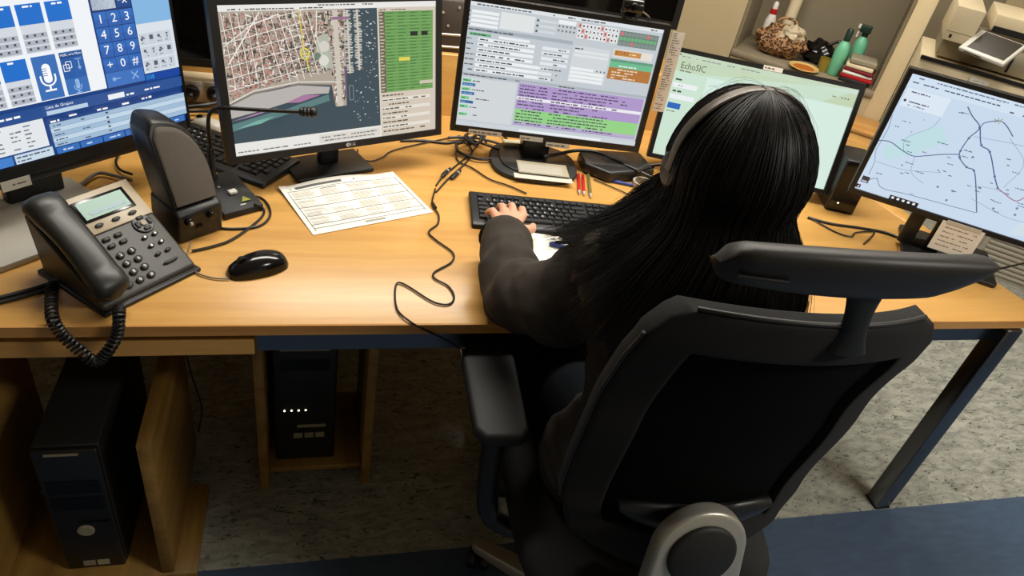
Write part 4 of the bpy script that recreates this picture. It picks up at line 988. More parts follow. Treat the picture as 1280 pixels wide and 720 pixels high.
# notepad and pen below the woman's arm
nb = tag(rbox('notepad', (0, 0, 0.002), (0.15, 0.21, 0.004), M['paper'], None, 0.0, loc=(0.155, 0.215, DT), rot=(0, 0, rad(-12))), 'white notepad between the woman\'s forearm and the keyboard', 'notepad')
def pen(name, label, a, e, m, r=0.0045, group=None, tip=M['silver']):
    a, e = Vector(a), Vector(e); t = thing(name, label, 'pen', a, 0, group); d = e - a
    b = MB(); b.tube([(0, 0, 0), d * 0.02, d * 0.86], [r * 0.7, r, r], 10); b.build('barrel', m, t, smooth=True)
    b = MB(); b.tube([d * 0.86, d * 0.9, d], [r, r * 0.8, r * 0.25], 10); b.build('tip', tip, t, smooth=True)
    side_ = Vector((0, 0, r)); b = MB(); b.tube([d * 0.04 + side_ * 1.2, d * 0.3 + side_ * 1.25], 0.0012, 6); b.build('clip', m, t)
    return t
pen('pen', 'dark blue pen lying on the white notepad', (0.148, 0.276, DT + 0.010), (0.235, 0.243, DT + 0.010), M['bluepen'], 0.005)
pen('pen', 'red pen beside the monitor base, the left of the two', (0.329, 0.640, DT + 0.0045), (0.298, 0.527, DT + 0.0045), M['red'], group='red pens beside the monitor base')
pen('pen', 'red pen beside the monitor base, next to the olive pen', (0.340, 0.634, DT + 0.0045), (0.310, 0.522, DT + 0.0045), M['red'], group='red pens beside the monitor base')
pen('pen', 'olive green pen right of the two red pens', (0.358, 0.640, DT + 0.0045), (0.326, 0.510, DT + 0.0045), M['olive'])
pen('pen', 'white pen with blue cap in front of the flat black box', (0.412, 0.612, DT + 0.0045), (0.520, 0.575, DT + 0.0045), M['bluepen'], tip=M['white'])
# tape ring
t = thing('tape_roll', 'small grey white roll of tape by the woman\'s hair', 'tape', (0.505, 0.59, DT), 0)
b = MB(); n = 28
ro = [[(r_ * math.cos(2 * PI * k / n), r_ * math.sin(2 * PI * k / n), z) for k in range(n)] for r_, z in ((0.024, 0.0005), (0.03, 0.0005), (0.03, 0.018), (0.024, 0.018), (0.024, 0.0005))]
b.loft(ro, caps=False); b.build('ring', mat('tape_grey', rgb(160, 154, 142), 0.4), t)
# flat black box behind the pens
fb = thing('network_box', 'flat black plastic box on the desk beside the form monitor base', 'box', (0.448, 0.680, DT), rad(8))
b = MB(); b.prism([(-0.105, -0.01), (-0.055, -0.072), (0.10, -0.058), (0.108, 0.05), (-0.04, 0.07), (-0.095, 0.055)], 0.003, 0.034); b.build('shell', M['black'], fb, 0.007, 3)
b = MB(); b.lathe([(0.04, 0.0342), (0.036, 0.0352)], 24); o = b.build('badge', M['black_matte'], fb)
for x, y in ((-0.06, -0.04), (0.07, -0.03), (0.07, 0.04), (-0.06, 0.04)): rbox('rubber_foot', (x, y, 0.002), (0.014, 0.014, 0.004), M['black_matte'], fb)
# black box behind the green web monitor
bb = thing('mini_computer', 'black mini computer with a small light behind the green web monitor', 'computer', (1.118, 0.553, DT), rad(-20))
rbox('case', (0, 0, 0.080), (0.085, 0.12, 0.16), M['black'], bb, 0.006, 2)
rbox('front_panel', (0, -0.0615, 0.080), (0.075, 0.003, 0.145), M['black_gloss'], bb)
b = MB(); b.cyl((-0.015, -0.063, 0.03), (-0.015, -0.0645, 0.03), 0.0022, n=8); b.build('power_light', M['led'], bb)
rb = thing('drinks_can', 'red and white can standing behind the woman\'s headset', 'can', (0.585, 0.575, DT))
b = MB(); b.lathe([(0.024, 0.0), (0.03, 0.006), (0.03, 0.105), (0.024, 0.116)], 24); b.build('shell', M['red'], rb, smooth=True)
for zz in (0.03, 0.065, 0.09):
    b = MB(); b.lathe([(0.0302, zz), (0.0304, zz + 0.006), (0.0302, zz + 0.012)], 24); b.build('white_band', M['white'], rb)
# ---------------- connectors and cables
hc = thing('headset_cable', 'thin black headset cable winding across the desk and over its edge', 'cable')
cable('lead', CABLE['headset_main'], 0.0021, None, None, hc, n=8)
cable('plug_lead', CABLE['headset_upper_a'], 0.0022, None, None, hc)
cable('plug_lead', CABLE['headset_upper_b'], 0.0022, None, None, hc)
for pa, pb in (((-0.065, 0.580, 0.746), (-0.035, 0.632, 0.746)), ((-0.04, 0.575, 0.746), (-0.008, 0.622, 0.746))):
    pa, pb = Vector(pa), Vector(pb); b = MB(); b.tube([pa, pa.lerp(pb, 0.15), pa.lerp(pb, 0.6), pb], [0.0028, 0.0058, 0.0058, 0.003], 10); b.build('connector', M['black'], hc, smooth=True)
    b = MB(); b.cyl(pa.lerp(pb, 0.62), pa.lerp(pb, 0.7), 0.0061, n=10); b.build('connector_ring', M['silver'], hc)
b = MB(); b.cyl((-0.104, 0.447, 0.745), (-0.1, 0.425, 0.745), 0.0045, n=10); b.build('splitter', M['black'], hc)
cable('cable', CABLE['mouse'], 0.0018, 'thin grey cable from the black mouse to the speaker', M['cable_grey'])
cable('cable', CABLE['mic_loop_a'], 0.0026, 'upper black cable loop beside the microphone base', group='microphone cables')
cable('cable', CABLE['mic_loop_b'], 0.0026, 'lower black cable loop running towards the speaker base', group='microphone cables')
cable('cable', CABLE['phone_left_a'], 0.0042, 'upper black cable leaving the phone to the left edge', group='cables left of the phone')
cable('cable', CABLE['phone_left_b'], 0.0042, 'lower black cable leaving the phone to the left edge', group='cables left of the phone')
cable('cable', CABLE['m2_cable'], 0.002, 'thin dark cable snaking right of the map monitor neck')
cable('cable', CABLE['m2_cable_b'], 0.0038, 'thick black cable behind the map monitor reaching the cable tangle')
cable('cable', CABLE['kb_cable'], 0.0021, 'thin keyboard cable running up to the cable tangle')
cable('cable', CABLE['thick_loop'], 0.0042, 'thick black cable loop left of the form monitor base', group='cable tangle under the form monitor')
cable('cable', CABLE['thick_b'], 0.0040, 'thick black cable passing over the form monitor base', group='cable tangle under the form monitor')
cable('cable', CABLE['thick_c'], 0.0032, 'short black cable inside the tangle under the form monitor', group='cable tangle under the form monitor')
tg = thing('cable_knot', 'bundled black cable knot with cream tag under the form monitor', 'cable', (0.055, 0.775, DT + 0.012))
for k in range(7):
    pts = [(0.035 * math.cos(a * 1.1 + k * 0.9) * (1 - 0.08 * k), 0.024 * math.sin(a * 1.3 + k), 0.004 + 0.022 * abs(math.sin(a * 0.7 + k * 0.6))) for a in range(0, 7)]
    b = MB(); b.tube(spline(pts, 5), 0.0026, 6); b.build('strand', M['cable'], tg, smooth=True)
rbox('tag', (0.105, -0.005, 0.012), (0.05, 0.022, 0.014), M['cream'], tg, 0.002, 1)
cable('cable', CABLE['box_thick'], 0.0052, 'thick black cable lying across the flat black box')
cable('cable', CABLE['thin_d'], 0.0018, 'thin dark cable from the flat black box towards the hair')
cable('cable', CABLE['right_a'], 0.0040, 'thick black cable behind the headrest on the right of the desk')
cable('cable', CABLE['right_b'], 0.0022, 'thin kinked black cable behind the headrest on the right of the desk')
cable('cable', CABLE['right_c'], 0.0030, 'black cable leaving the road map monitor towards the ribbed cabinet')
cable('cable', CABLE['left_coil_thick'], 0.0040, 'grey looped cable behind the phone display', M['cable_grey'])
cable('cable', CABLE['left_loop'], 0.0030, 'black cable loop under the blue dispatch screen')
cable('cable', CABLE['wall_a'], 0.0055, 'thick cable leading to the right plug of the trunking', group='cables at the trunking')
cable('cable', CABLE['wall_b'], 0.0042, 'black cable sagging below the trunking sockets', group='cables at the trunking')
cable('cable', CABLE['wall_c'], 0.0022, 'thin cable beside the pale grey mouse')
cable('cable', CABLE['hang'], 0.0022, 'thin cable hanging below the desk between the wooden computer boxes')

# ================================================================ UNDER THE DESK
bx = thing('computer_box', 'open wooden box holding the large computer tower under the phone', 'wooden box', (0, 0, 0))
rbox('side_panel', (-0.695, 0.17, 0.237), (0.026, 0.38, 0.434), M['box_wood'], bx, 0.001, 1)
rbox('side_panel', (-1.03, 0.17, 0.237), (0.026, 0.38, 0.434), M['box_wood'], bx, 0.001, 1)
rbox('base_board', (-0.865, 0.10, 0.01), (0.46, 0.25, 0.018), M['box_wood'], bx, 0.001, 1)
def tower(name, label, loc, w, d, h, rz=0, feat=0):
    t = thing(name, label, 'computer', loc, rz)
    rbox('case', (0, d / 2, h / 2), (w, d, h), M['black_matte'], t, 0.004, 2)
    rbox('front_bezel', (0, -0.006, h / 2), (w * 0.99, 0.014, h * 0.985), M['black'], t, 0.005, 2)
    if feat == 0:
        b = MB(); b.lathe([(0.017, 0), (0.017, 0.003), (0.014, 0.004)], 20); b.build('power_button', M['greybody'], t, loc=(0.0, -0.013, h * 0.36), rot=(PI / 2, 0, 0)); rbox('drive_handle', (-0.005, -0.0135, h * 0.97), (0.06, 0.003, 0.005), M['greybody'], t)
        for k in range(2): rbox('drive_bay', (0, -0.0135, h * (0.72 - 0.13 * k)), (w * 0.82, 0.002, h * 0.1), M['black_gloss'], t)
        rbox('port', (0.02, -0.0135, h * 0.43), (0.06, 0.002, 0.006), M['dark_glass'], t)
        for k in range(2): rbox('sticker', (-0.012 + 0.028 * k, -0.0137, h * 0.06), (0.024, 0.001, 0.018), M['greybody'] if k == 0 else M['card'], t)
    else:
        rbox('drive_bay', (0, -0.0135, h * 0.92), (w * 0.75, 0.002, h * 0.07), M['tray'], t)
        rbox('drive_bay', (0, -0.0135, h * 0.78), (w * 0.75, 0.002, h * 0.08), M['black_gloss'], t)
        for k in range(4): b = MB(); b.cyl((-0.05 + 0.017 * k, -0.013, h * 0.43), (-0.05 + 0.017 * k, -0.0145, h * 0.43), 0.0023, n=8); b.build('status_light', M['led'], t)
        rbox('maker_strip', (0.015, -0.0135, h * 0.3), (0.07, 0.002, 0.01), M['greybody'], t)
        for k in range(3): rbox('sticker', (-0.018 + 0.027 * k, -0.0137, h * 0.22), (0.022, 0.001, 0.018), M['greybody'], t)
    return t
tower('computer_tower', 'black computer tower with round button inside the left wooden box', (-0.845, 0.02, 0.020), 0.118, 0.36, 0.40)
hb = thing('computer_box', 'narrow wooden box with the lit computer below the middle of the desk', 'wooden box', (0, 0, 0))
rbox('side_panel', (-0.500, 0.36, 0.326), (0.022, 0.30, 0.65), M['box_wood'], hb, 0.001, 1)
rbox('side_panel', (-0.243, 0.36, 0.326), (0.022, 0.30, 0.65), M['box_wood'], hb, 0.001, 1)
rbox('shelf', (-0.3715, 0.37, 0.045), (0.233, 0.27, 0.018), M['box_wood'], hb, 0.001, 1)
tower('computer_tower', 'black computer with a row of small lights in the middle wooden box', (-0.398, 0.27, 0.055), 0.15, 0.28, 0.44, 0, 1)

# ================================================================ CHAIR
ch = thing('office_chair', 'black swivel office chair with headrest, mesh back and aluminium base', 'chair', (0.245, -0.27, 0), rad(-3))
def smooth01(x): x = min(1, max(0, x)); return x * x * (3 - 2 * x)
def lerp_tab(tab, t):
    for (a, va), (b_, vb) in zip(tab, tab[1:]):
        if t <= b_: 
            f = (t - a) / (b_ - a); f = f * f * (3 - 2 * f); return va + (vb - va) * f
    return tab[-1][1]
ZB, ZT = 0.555, 1.115
def back_pt(u, v, off=0.0):
    hw = lerp_tab([(0, 0.150), (0.09, 0.200), (0.22, 0.222), (0.5, 0.226), (0.82, 0.220), (0.92, 0.212), (0.97, 0.198), (1.0, 0.176)], v)
    yc = lerp_tab([(0, -0.160), (0.25, -0.140), (0.6, -0.160), (1.0, -0.205)], v)
    z = ZB + (ZT - ZB) * v + 0.010 * (u * u) * v + 0.026 * (1 - u * u) * v * v
    y = yc + (0.058 - 0.010 * v) * u * u
    return Vector((hw * u, y - off, z))
NU, NV = 56, 52
def back_grid(keep, th0, th1, name, m):
    b = MB(); V = {}; 
    def vid(i, j, s):
        k = (i, j, s)
        if k not in V:
            p = back_pt(-1 + 2 * i / NU, j / NV, th0 if s else th1); V[k] = len(b.v); b.v.append(tuple(p))
        return V[k]
    F = set((i, j) for i in range(NU) for j in range(NV) if keep(i, j))
    for i, j in F:
        b.f.append([vid(i, j, 0), vid(i + 1, j, 0), vid(i + 1, j + 1, 0), vid(i, j + 1, 0)]); b.f.append([vid(i, j, 1), vid(i, j + 1, 1), vid(i + 1, j + 1, 1), vid(i + 1, j, 1)])
        for (di, dj), (a, e) in (((-1, 0), ((i, j), (i, j + 1))), ((1, 0), ((i + 1, j + 1), (i + 1, j))), ((0, -1), ((i + 1, j), (i, j))), ((0, 1), ((i, j + 1), (i + 1, j + 1)))):
            if (i + di, j + dj) not in F: b.f.append([vid(*a, 0), vid(*a, 1), vid(*e, 1), vid(*e, 0)])
    b.c = [None] * len(b.f)
    return b.build(name, m, ch, 0.006, 2, smooth=True, angle=60)
border = lambda i, j: i < 8 or i >= NU - 8 or j < 8 or j >= NV - 6
back_grid(border, 0.018, -0.016, 'back_frame', M['fabric'])
back_grid(lambda i, j: not border(i, j), 0.004, -0.006, 'mesh_panel', M['mesh'])
# stitched piping along the top edge
b = MB(); b.tube([back_pt(-0.93 + 1.86 * k / 40, 1.0, 0.014) + Vector((0, 0, 0.003)) for k in range(41)], 0.0035, 8); b.build('piping', M['leather'], ch, smooth=True)
b = MB(); b.tube([back_pt(-1.0, 0.2 + 0.72 * k / 30, 0.012) + Vector((-0.002, 0, 0)) for k in range(31)], 0.003, 8); b.build('piping', M['leather'], ch, smooth=True)
# lumbar pad behind the lower mesh
b = MB(); rings = []
for k in range(13):
    t = -1 + k / 6; w = 0.035 * math.sqrt(max(0.02, 1 - (t * 0.98) ** 2)); p = back_pt(0.62 * t, 0.22 + 0.02 * t * t, 0.02); rings.append([p + Vector((0, -0.012 * math.cos(a) , w * math.sin(a))) for a in [2 * PI * q / 14 for q in range(14)]])
b.loft(rings); b.build('lumbar_pad', M['black'], ch, smooth=True)
# stem carrying the headrest
b = MB(); rings = []
for k in range(11):
    t = k / 10; p = Vector((0.030 - 0.018 * t, -0.222 + 0.004 * t, 1.105 + 0.095 * t)); hw = 0.018 + 0.010 * (2 * t - 1) ** 2; rings.append([p + Vector((hw * math.cos(a), 0.010 * math.sin(a), 0)) for a in [2 * PI * q / 14 for q in range(14)]])
b.loft(rings); b.build('headrest_stem', M['black'], ch, smooth=True)
# headrest: broad pad, hooked at the ends
b = MB(); rings = []
for k in range(29):
    t = -1 + k / 14; e = max(0.0, abs(t) - 0.86) / 0.14
    hh = 0.036 * (1 - 0.22 * t * t) * math.sqrt(max(0.03, 1 - e * e)); dd = 0.021 * math.sqrt(max(0.05, 1 - e * e))
    hh *= 1 - 0.45 * smooth01((t - 0.5) / 0.5); cx, cy, cz = -0.004 + 0.180 * t, -0.228 + 0.026 * t * t, 1.226 - 0.006 * t * t + 0.012 * smooth01((t - 0.5) / 0.5)
    ring = []
    for q in range(18):
        a = 2 * PI * q / 18; ca, sa = math.cos(a), math.sin(a); ring.append((cx, cy + dd * math.copysign(abs(ca) ** 0.8, ca) - 0.012 * sa, cz + hh * math.copysign(abs(sa) ** 0.7, sa)))
    rings.append(ring)
b.loft(rings); b.build('headrest', M['leather'], ch, smooth=True)
b = MB(); b.tube([(-0.004 + 0.180 * t, -0.228 + 0.026 * t * t - 0.0225, 1.226 - 0.006 * t * t - 0.004) for t in [-0.9 + 0.05 * k for k in range(7)]], 0.003, 8); b.build('headrest_seam', M['black'], ch, smooth=True)
# seat
b = MB(); n = 32; rings = []
for z, s in ((0.425, 0.90), (0.435, 0.98), (0.462, 1.0), (0.488, 0.98), (0.500, 0.9), (0.503, 0.6)):
    rings.append([(0.255 * s * math.copysign(abs(math.cos(a)) ** 0.5, math.cos(a)), 0.045 + 0.25 * s * math.copysign(abs(math.sin(a)) ** 0.55, math.sin(a)), z) for a in [2 * PI * k / n for k in range(n)]])
b.loft(rings); b.build('seat', M['fabric'], ch, smooth=True)
rbox('seat_mechanism', (0, -0.02, 0.385), (0.2, 0.26, 0.07), M['black'], ch, 0.012, 2)
# aluminium back bracket with round black cover
def arch(hw, z0, zt, n=18): return [(-hw, z0)] + [(hw * -math.cos(PI * k / n), zt - hw + hw * math.sin(PI * k / n)) for k in range(n + 1)] + [(hw, z0)]
BT = Matrix.Translation((-0.02, -0.205, 0.04)) @ Matrix.Translation((0, 0, 0.66)) @ Matrix.Rotation(rad(-14), 4, 'X') @ Matrix.Translation((0, 0, -0.66))
b = MB(); outer = arch(0.078, 0.44, 0.715); inner = arch(0.052, 0.44, 0.565)
loop = [(-0.098, 0.40)] + [(x, z) for x, z in outer if z > 0.5] + [(0.098, 0.40), (0.066, 0.40)] + [(x, z) for x, z in reversed(inner) if z > 0.47] + [(-0.066, 0.40)]
b.prism(loop, -0.016, 0.016, 'xz'); o = b.build('back_bracket', M['alu'], ch, 0.007, 3); o.matrix_local = BT
b = MB(); b.lathe([(0.058, 0.0), (0.058, 0.006), (0.052, 0.010)], 36); o = b.build('bracket_cover', M['arm_pad'], ch, 0.002, 2); o.matrix_local = BT @ Matrix.Translation((0, -0.0155, 0.634)) @ Matrix.Rotation(PI / 2, 4, 'X')
b = MB(); b.tube(spline([(-0.01, -0.235, 0.45), (0, -0.19, 0.385), (0, -0.1, 0.37)], 5), 0.035, 12); b.build('bracket_arm', M['alu'], ch, smooth=True)
# gas column and five star base with castors
b = MB(); b.lathe([(0.03, 0.09), (0.03, 0.2), (0.02, 0.205), (0.02, 0.38)], 20); b.build('gas_column', M['black'], ch, smooth=True)
b = MB(); b.lathe([(0.05, 0.085), (0.055, 0.09), (0.055, 0.12), (0.04, 0.135)], 24); b.build('base_hub', M['alu'], ch, smooth=True)
for k in range(5):
    a = rad(140 + 72 * k); d = Vector((math.cos(a), math.sin(a), 0)); s_ = Vector((-math.sin(a), math.cos(a), 0))
    def ring(t, hw, z, h): p = d * t; return [p + s_ * -hw + Vector((0, 0, z)), p + s_ * hw + Vector((0, 0, z)), p + s_ * hw * 0.8 + Vector((0, 0, z + h)), p + s_ * -hw * 0.8 + Vector((0, 0, z + h))]
    b = MB(); b.loft([ring(0.04, 0.032, 0.085, 0.045), ring(0.18, 0.027, 0.075, 0.036), ring(0.31, 0.020, 0.066, 0.022), ring(0.325, 0.012, 0.066, 0.018)]); b.build('base_arm', M['alu'], ch, 0.004, 2)
    cs = thing('castor', None, None, d * 0.305, a + 0.4); cs.parent = ch
    for sx in (-0.016, 0.016):
        b = MB(); b.cyl((sx - 0.01, 0, 0.027), (sx + 0.01, 0, 0.027), 0.0265, n=22); b.build('wheel', M['black'], cs, 0.004, 2)
    b = MB(); b.cyl((0, 0, 0.03), (0, 0, 0.068), 0.008, n=10); b.box((0, 0, 0.045), (0.012, 0.04, 0.02)); b.build('fork', M['black'], cs)
# armrests
for sgn in (-1, 1):
    x = 0.300 * sgn
    b = MB(); pts = [(-0.046, -0.075), (-0.03, -0.1), (0.034, -0.1), (0.046, -0.08), (0.05, 0.12), (0.03, 0.155), (-0.028, 0.155), (-0.05, 0.13)]
    b.prism([(x + px * 1.08, 0.118 + py) for px, py in pts], 0.648, 0.678); b.build('armrest_pad', M['arm_pad'], ch, 0.010, 3)
    b = MB(); path = spline([(x, 0.075, 0.65), (x, 0.06, 0.56), (x - sgn * 0.005, 0.04, 0.46), (x - sgn * 0.03, 0.03, 0.415), (x - sgn * 0.1, 0.02, 0.39), (x - sgn * 0.2, 0.0, 0.385)], 5)
    b.tube(path, [0.022] * 12 + [0.02] * (len(path) - 12), 12); b.build('armrest_post', M['black'], ch, smooth=True)

# ================================================================ PERSON
def capsule_union(chains, voxel, smooth_it=6, disp=None):
    """closed tapered capsules merged into one continuous skin"""
    b = MB()
    for chain in chains:
        P = [Vector(c[:3]) for c in chain]; Rr = [c[3] for c in chain]
        for p, r in zip(P, Rr):
            prof = []; n, m_ = 14, 8; vs = [p + Vector((0, 0, r))]; 
            for j in range(1, m_): vs += [p + Vector((r * math.sin(PI * j / m_) * math.cos(2 * PI * k / n), r * math.sin(PI * j / m_) * math.sin(2 * PI * k / n), r * math.cos(PI * j / m_))) for k in range(n)]
            vs.append(p - Vector((0, 0, r))); fs = [(0, 1 + k, 1 + (k + 1) % n) for k in range(n)]
            for j in range(m_ - 2): fs += [(1 + j * n + k, 1 + (j + 1) * n + k, 1 + (j + 1) * n + (k + 1) % n, 1 + j * n + (k + 1) % n) for k in range(n)]
            L = 1 + (m_ - 2) * n; fs += [(L + k, L + n, L + (k + 1) % n) for k in range(n)]; b.mesh(vs, fs)
        for i in range(len(P) - 1):
            if (P[i + 1] - P[i]).length > 1e-5: b.cyl(P[i], P[i + 1], Rr[i], Rr[i + 1], 16)
    me = bpy.data.meshes.new('u'); me.from_pydata(b.v, [], b.f)
    o = bpy.data.objects.new('u', me); COL.objects.link(o)
    md = o.modifiers.new('r', 'REMESH'); md.mode = 'VOXEL'; md.voxel_size = voxel; md.use_smooth_shade = True
    ms_ = o.modifiers.new('s', 'SMOOTH'); ms_.iterations = smooth_it; ms_.factor = 0.5
    apply_mods(o); me = o.data; bpy.data.objects.remove(o)
    if disp:
        me.update(); nr = [v.normal.copy() for v in me.vertices]
        for v, nn in zip(me.vertices, nr): v.co += nn * disp(v.co)
    me.shade_smooth()
    return me
def join_meshes(ms_list, name):
    b = MB()
    for me in ms_list: b.mesh([v.co.copy() for v in me.vertices], [list(p.vertices) for p in me.polygons])
    me = bpy.data.meshes.new(name); me.from_pydata(b.v, [], b.f); me.shade_smooth(); return me

person = thing('person', 'woman with long black hair and black jacket seated at the keyboard', 'person', (0, 0, 0))
HC = Vector((0.215, -0.205, 1.205))
LSH, LEL, LWR = (0.085, -0.165, 1.005), (-0.004, 0.005, 0.803), (0.034, 0.240, 0.795)
RSH, REL, RWR = (0.380, -0.185, 1.000), (0.425, 0.01, 0.81), (0.43, 0.245, 0.79)
def hand(wr, sgn, kn, tips, thumb):
    ch_ = []
    w = Vector(wr); mids = []
    for k_, t_ in zip(kn, tips):
        a, e = Vector(k_), Vector(t_); m1 = a.lerp(e, 0.42) + Vector((0, 0, 0.011)); m2 = a.lerp(e, 0.76) + Vector((0, 0, 0.007))
        s0 = w.lerp(a, 0.25)
        ch_.append([(*s0, 0.0135), (*w.lerp(a, 0.6), 0.0125), (*a, 0.0105)]); ch_.append([(*a, 0.0100), (*m1, 0.0088), (*m2, 0.0078), (*e, 0.0066)]); mids.append(a)
    for p, q in zip(mids, mids[1:]): ch_.append([(*w.lerp(p, 0.75), 0.012), (*w.lerp(q, 0.75), 0.012)])
    th = [Vector(p) for p in thumb]; ch_.append([(*w.lerp(mids[0], 0.3), 0.014), (*th[0], 0.0125), (*th[1], 0.0105), (*th[2], 0.0085)])
    ch_.append([(*(w + (w - mids[1]).normalized() * 0.06), 0.024), (*w, 0.0225), (*w.lerp(mids[1], 0.3), 0.0185)])
    return ch_
kz = 0.797
lh = hand(LWR, 1, [(0.086, 0.322, kz), (0.064, 0.332, kz + 0.002), (0.042, 0.329, kz), (0.021, 0.315, kz - 0.003)],
          [(0.094, 0.378, 0.772), (0.072, 0.397, 0.772), (0.045, 0.394, 0.772), (0.012, 0.366, 0.772)], [(0.082, 0.270, 0.788), (0.102, 0.288, 0.780), (0.112, 0.312, 0.773)])
rh = hand(RWR, -1, [(0.388, 0.345, kz), (0.405, 0.355, kz + 0.002), (0.424, 0.352, kz), (0.441, 0.34, kz - 0.003)],
          [(0.378, 0.398, 0.772), (0.396, 0.413, 0.772), (0.42, 0.409, 0.772), (0.446, 0.388, 0.772)], [(0.385, 0.305, 0.788), (0.369, 0.327, 0.780), (0.363, 0.352, 0.772)])
hand_l = capsule_union(lh, 0.0024, 5); hand_r = capsule_union(rh, 0.0024, 5)
HIP = Vector((0.25, -0.25, 0.56))
core = [
 [(0.17, -0.25, 0.585, 0.085), (0.19, -0.25, 0.72, 0.085), (0.18, -0.215, 0.88, 0.09), (0.17, -0.195, 0.97, 0.075)],
 [(0.33, -0.25, 0.585, 0.085), (0.31, -0.25, 0.72, 0.085), (0.325, -0.215, 0.88, 0.09), (0.33, -0.195, 0.97, 0.075)],
 [(0.25, -0.25, 0.585, 0.09), (0.25, -0.24, 0.75, 0.09), (0.25, -0.2, 0.95, 0.085), (0.243, -0.19, 1.04, 0.055), (0.232, -0.19, 1.10, 0.05), (0.22, -0.195, 1.14, 0.05)],
 [(0.17, -0.195, 0.985, 0.06), (*LSH, 0.05), (0.04, -0.08, 0.90, 0.042), (*LEL, 0.036), (0.008, 0.16, 0.80, 0.033), (*LWR, 0.023)],
 [(0.33, -0.195, 0.985, 0.06), (*RSH, 0.05), (0.405, -0.09, 0.90, 0.042), (*REL, 0.036), (0.43, 0.15, 0.80, 0.033), (*RWR, 0.023)],
 [(0.17, -0.24, 0.585, 0.085), (0.15, 0.0, 0.575, 0.074), (0.135, 0.19, 0.565, 0.058), (0.13, 0.21, 0.33, 0.05), (0.13, 0.17, 0.10, 0.036), (0.13, 0.18, 0.06, 0.036), (0.125, 0.30, 0.03, 0.026)],
 [(0.33, -0.24, 0.585, 0.085), (0.35, 0.0, 0.575, 0.074), (0.365, 0.19, 0.565, 0.058), (0.37, 0.21, 0.33, 0.05), (0.37, 0.17, 0.10, 0.036), (0.37, 0.18, 0.06, 0.036), (0.375, 0.30, 0.03, 0.026)],
 # head: skull, jaw, nose, ears, brow, lips
 [(HC.x, HC.y - 0.012, HC.z + 0.018, 0.080), (HC.x, HC.y + 0.022, HC.z + 0.012, 0.076)],
 [(HC.x, HC.y + 0.035, HC.z - 0.035, 0.058), (HC.x, HC.y + 0.050, HC.z - 0.078, 0.036)],
 [(HC.x, HC.y + 0.094, HC.z + 0.018, 0.009), (HC.x, HC.y + 0.106, HC.z - 0.014, 0.013)],
 [(HC.x - 0.018, HC.y + 0.085, HC.z - 0.048, 0.009), (HC.x + 0.018, HC.y + 0.085, HC.z - 0.048, 0.009)],
 [(HC.x - 0.03, HC.y + 0.085, HC.z + 0.032, 0.012), (HC.x + 0.03, HC.y + 0.085, HC.z + 0.032, 0.012)],
 [(HC.x - 0.082, HC.y, HC.z + 0.012, 0.014), (HC.x - 0.080, HC.y + 0.004, HC.z - 0.018, 0.010)],
 [(HC.x + 0.082, HC.y, HC.z + 0.012, 0.014), (HC.x + 0.080, HC.y + 0.004, HC.z - 0.018, 0.010)],
]
body = link('body', join_meshes([capsule_union(core, 0.008, 4), hand_l, hand_r], 'body'), M['skin'], person)
eye_m = mat('eye_white', rgb(232, 228, 222), 0.2); iris_m = mat('iris_brown', rgb(44, 28, 20), 0.2); lip_m = mat('lips', rgb(176, 96, 92), 0.4)
for sx in (-1, 1):
    b = MB(); b.lathe([(0.001, -0.011), (0.008, -0.008), (0.0115, 0), (0.008, 0.008), (0.001, 0.011)], 14); e = b.build('eye', eye_m, person, smooth=True, loc=(HC.x + sx * 0.031, HC.y + 0.083, HC.z + 0.014))
    b = MB(); b.cyl((0, 0.0098, -0.001), (0, 0.0118, -0.001), 0.005, n=12); b.build('iris', iris_m, e)
b = MB(); b.tube([(HC.x - 0.02, HC.y + 0.09, HC.z - 0.049), (HC.x, HC.y + 0.0965, HC.z - 0.05), (HC.x + 0.02, HC.y + 0.09, HC.z - 0.049)], [0.003, 0.0055, 0.003], 8); b.build('lips', lip_m, person, smooth=True)
def folds(p):
    q = Vector((p.x * 16, p.y * 10, p.z * 24)); d = 0.012 * (0.22 - abs(noise.noise(Vector((p.x * 9 + p.z * 14, p.y * 13 - p.z * 9, p.z * 8 + p.x * 6))))) + noise.noise(q) * 0.003 + noise.noise(Vector((p.x * 40, p.y * 30, p.z * 46))) * 0.0018
    w = math.exp(-((p.x + 0.0) ** 2 + (p.y - 0.06) ** 2 + (p.z - 0.82) ** 2) / 0.012)       # bunched cloth round the left elbow
    return d + w * 0.008 * math.sin(70 * (p.y * 0.8 - p.z * 0.5) + 3 * noise.noise(p * 12))
jack = [
 [(0.160, -0.21, 0.575, 0.120), (0.165, -0.24, 0.64, 0.115), (0.185, -0.245, 0.74, 0.10), (0.17, -0.215, 0.88, 0.105), (0.165, -0.195, 0.97, 0.088)],
 [(0.340, -0.21, 0.575, 0.120), (0.335, -0.24, 0.64, 0.115), (0.315, -0.245, 0.74, 0.10), (0.33, -0.215, 0.88, 0.105), (0.335, -0.195, 0.97, 0.088)],
 [(0.25, -0.24, 0.60, 0.12), (0.25, -0.24, 0.75, 0.105), (0.25, -0.2, 0.95, 0.10), (0.245, -0.19, 1.035, 0.066), (0.24, -0.195, 1.06, 0.062)],
 [(0.17, -0.195, 0.985, 0.072), (*LSH, 0.063), (0.048, -0.10, 0.875, 0.082), (*LEL, 0.066), (0.005, 0.11, 0.802, 0.059), (0.016, 0.20, 0.803, 0.057)],
 [(0.33, -0.195, 0.99, 0.072), (*RSH, 0.062), (0.405, -0.09, 0.90, 0.060), (*REL, 0.058), (0.43, 0.11, 0.81, 0.055), (0.436, 0.20, 0.80, 0.05)],
]
jm = capsule_union(jack, 0.008, 4, folds)
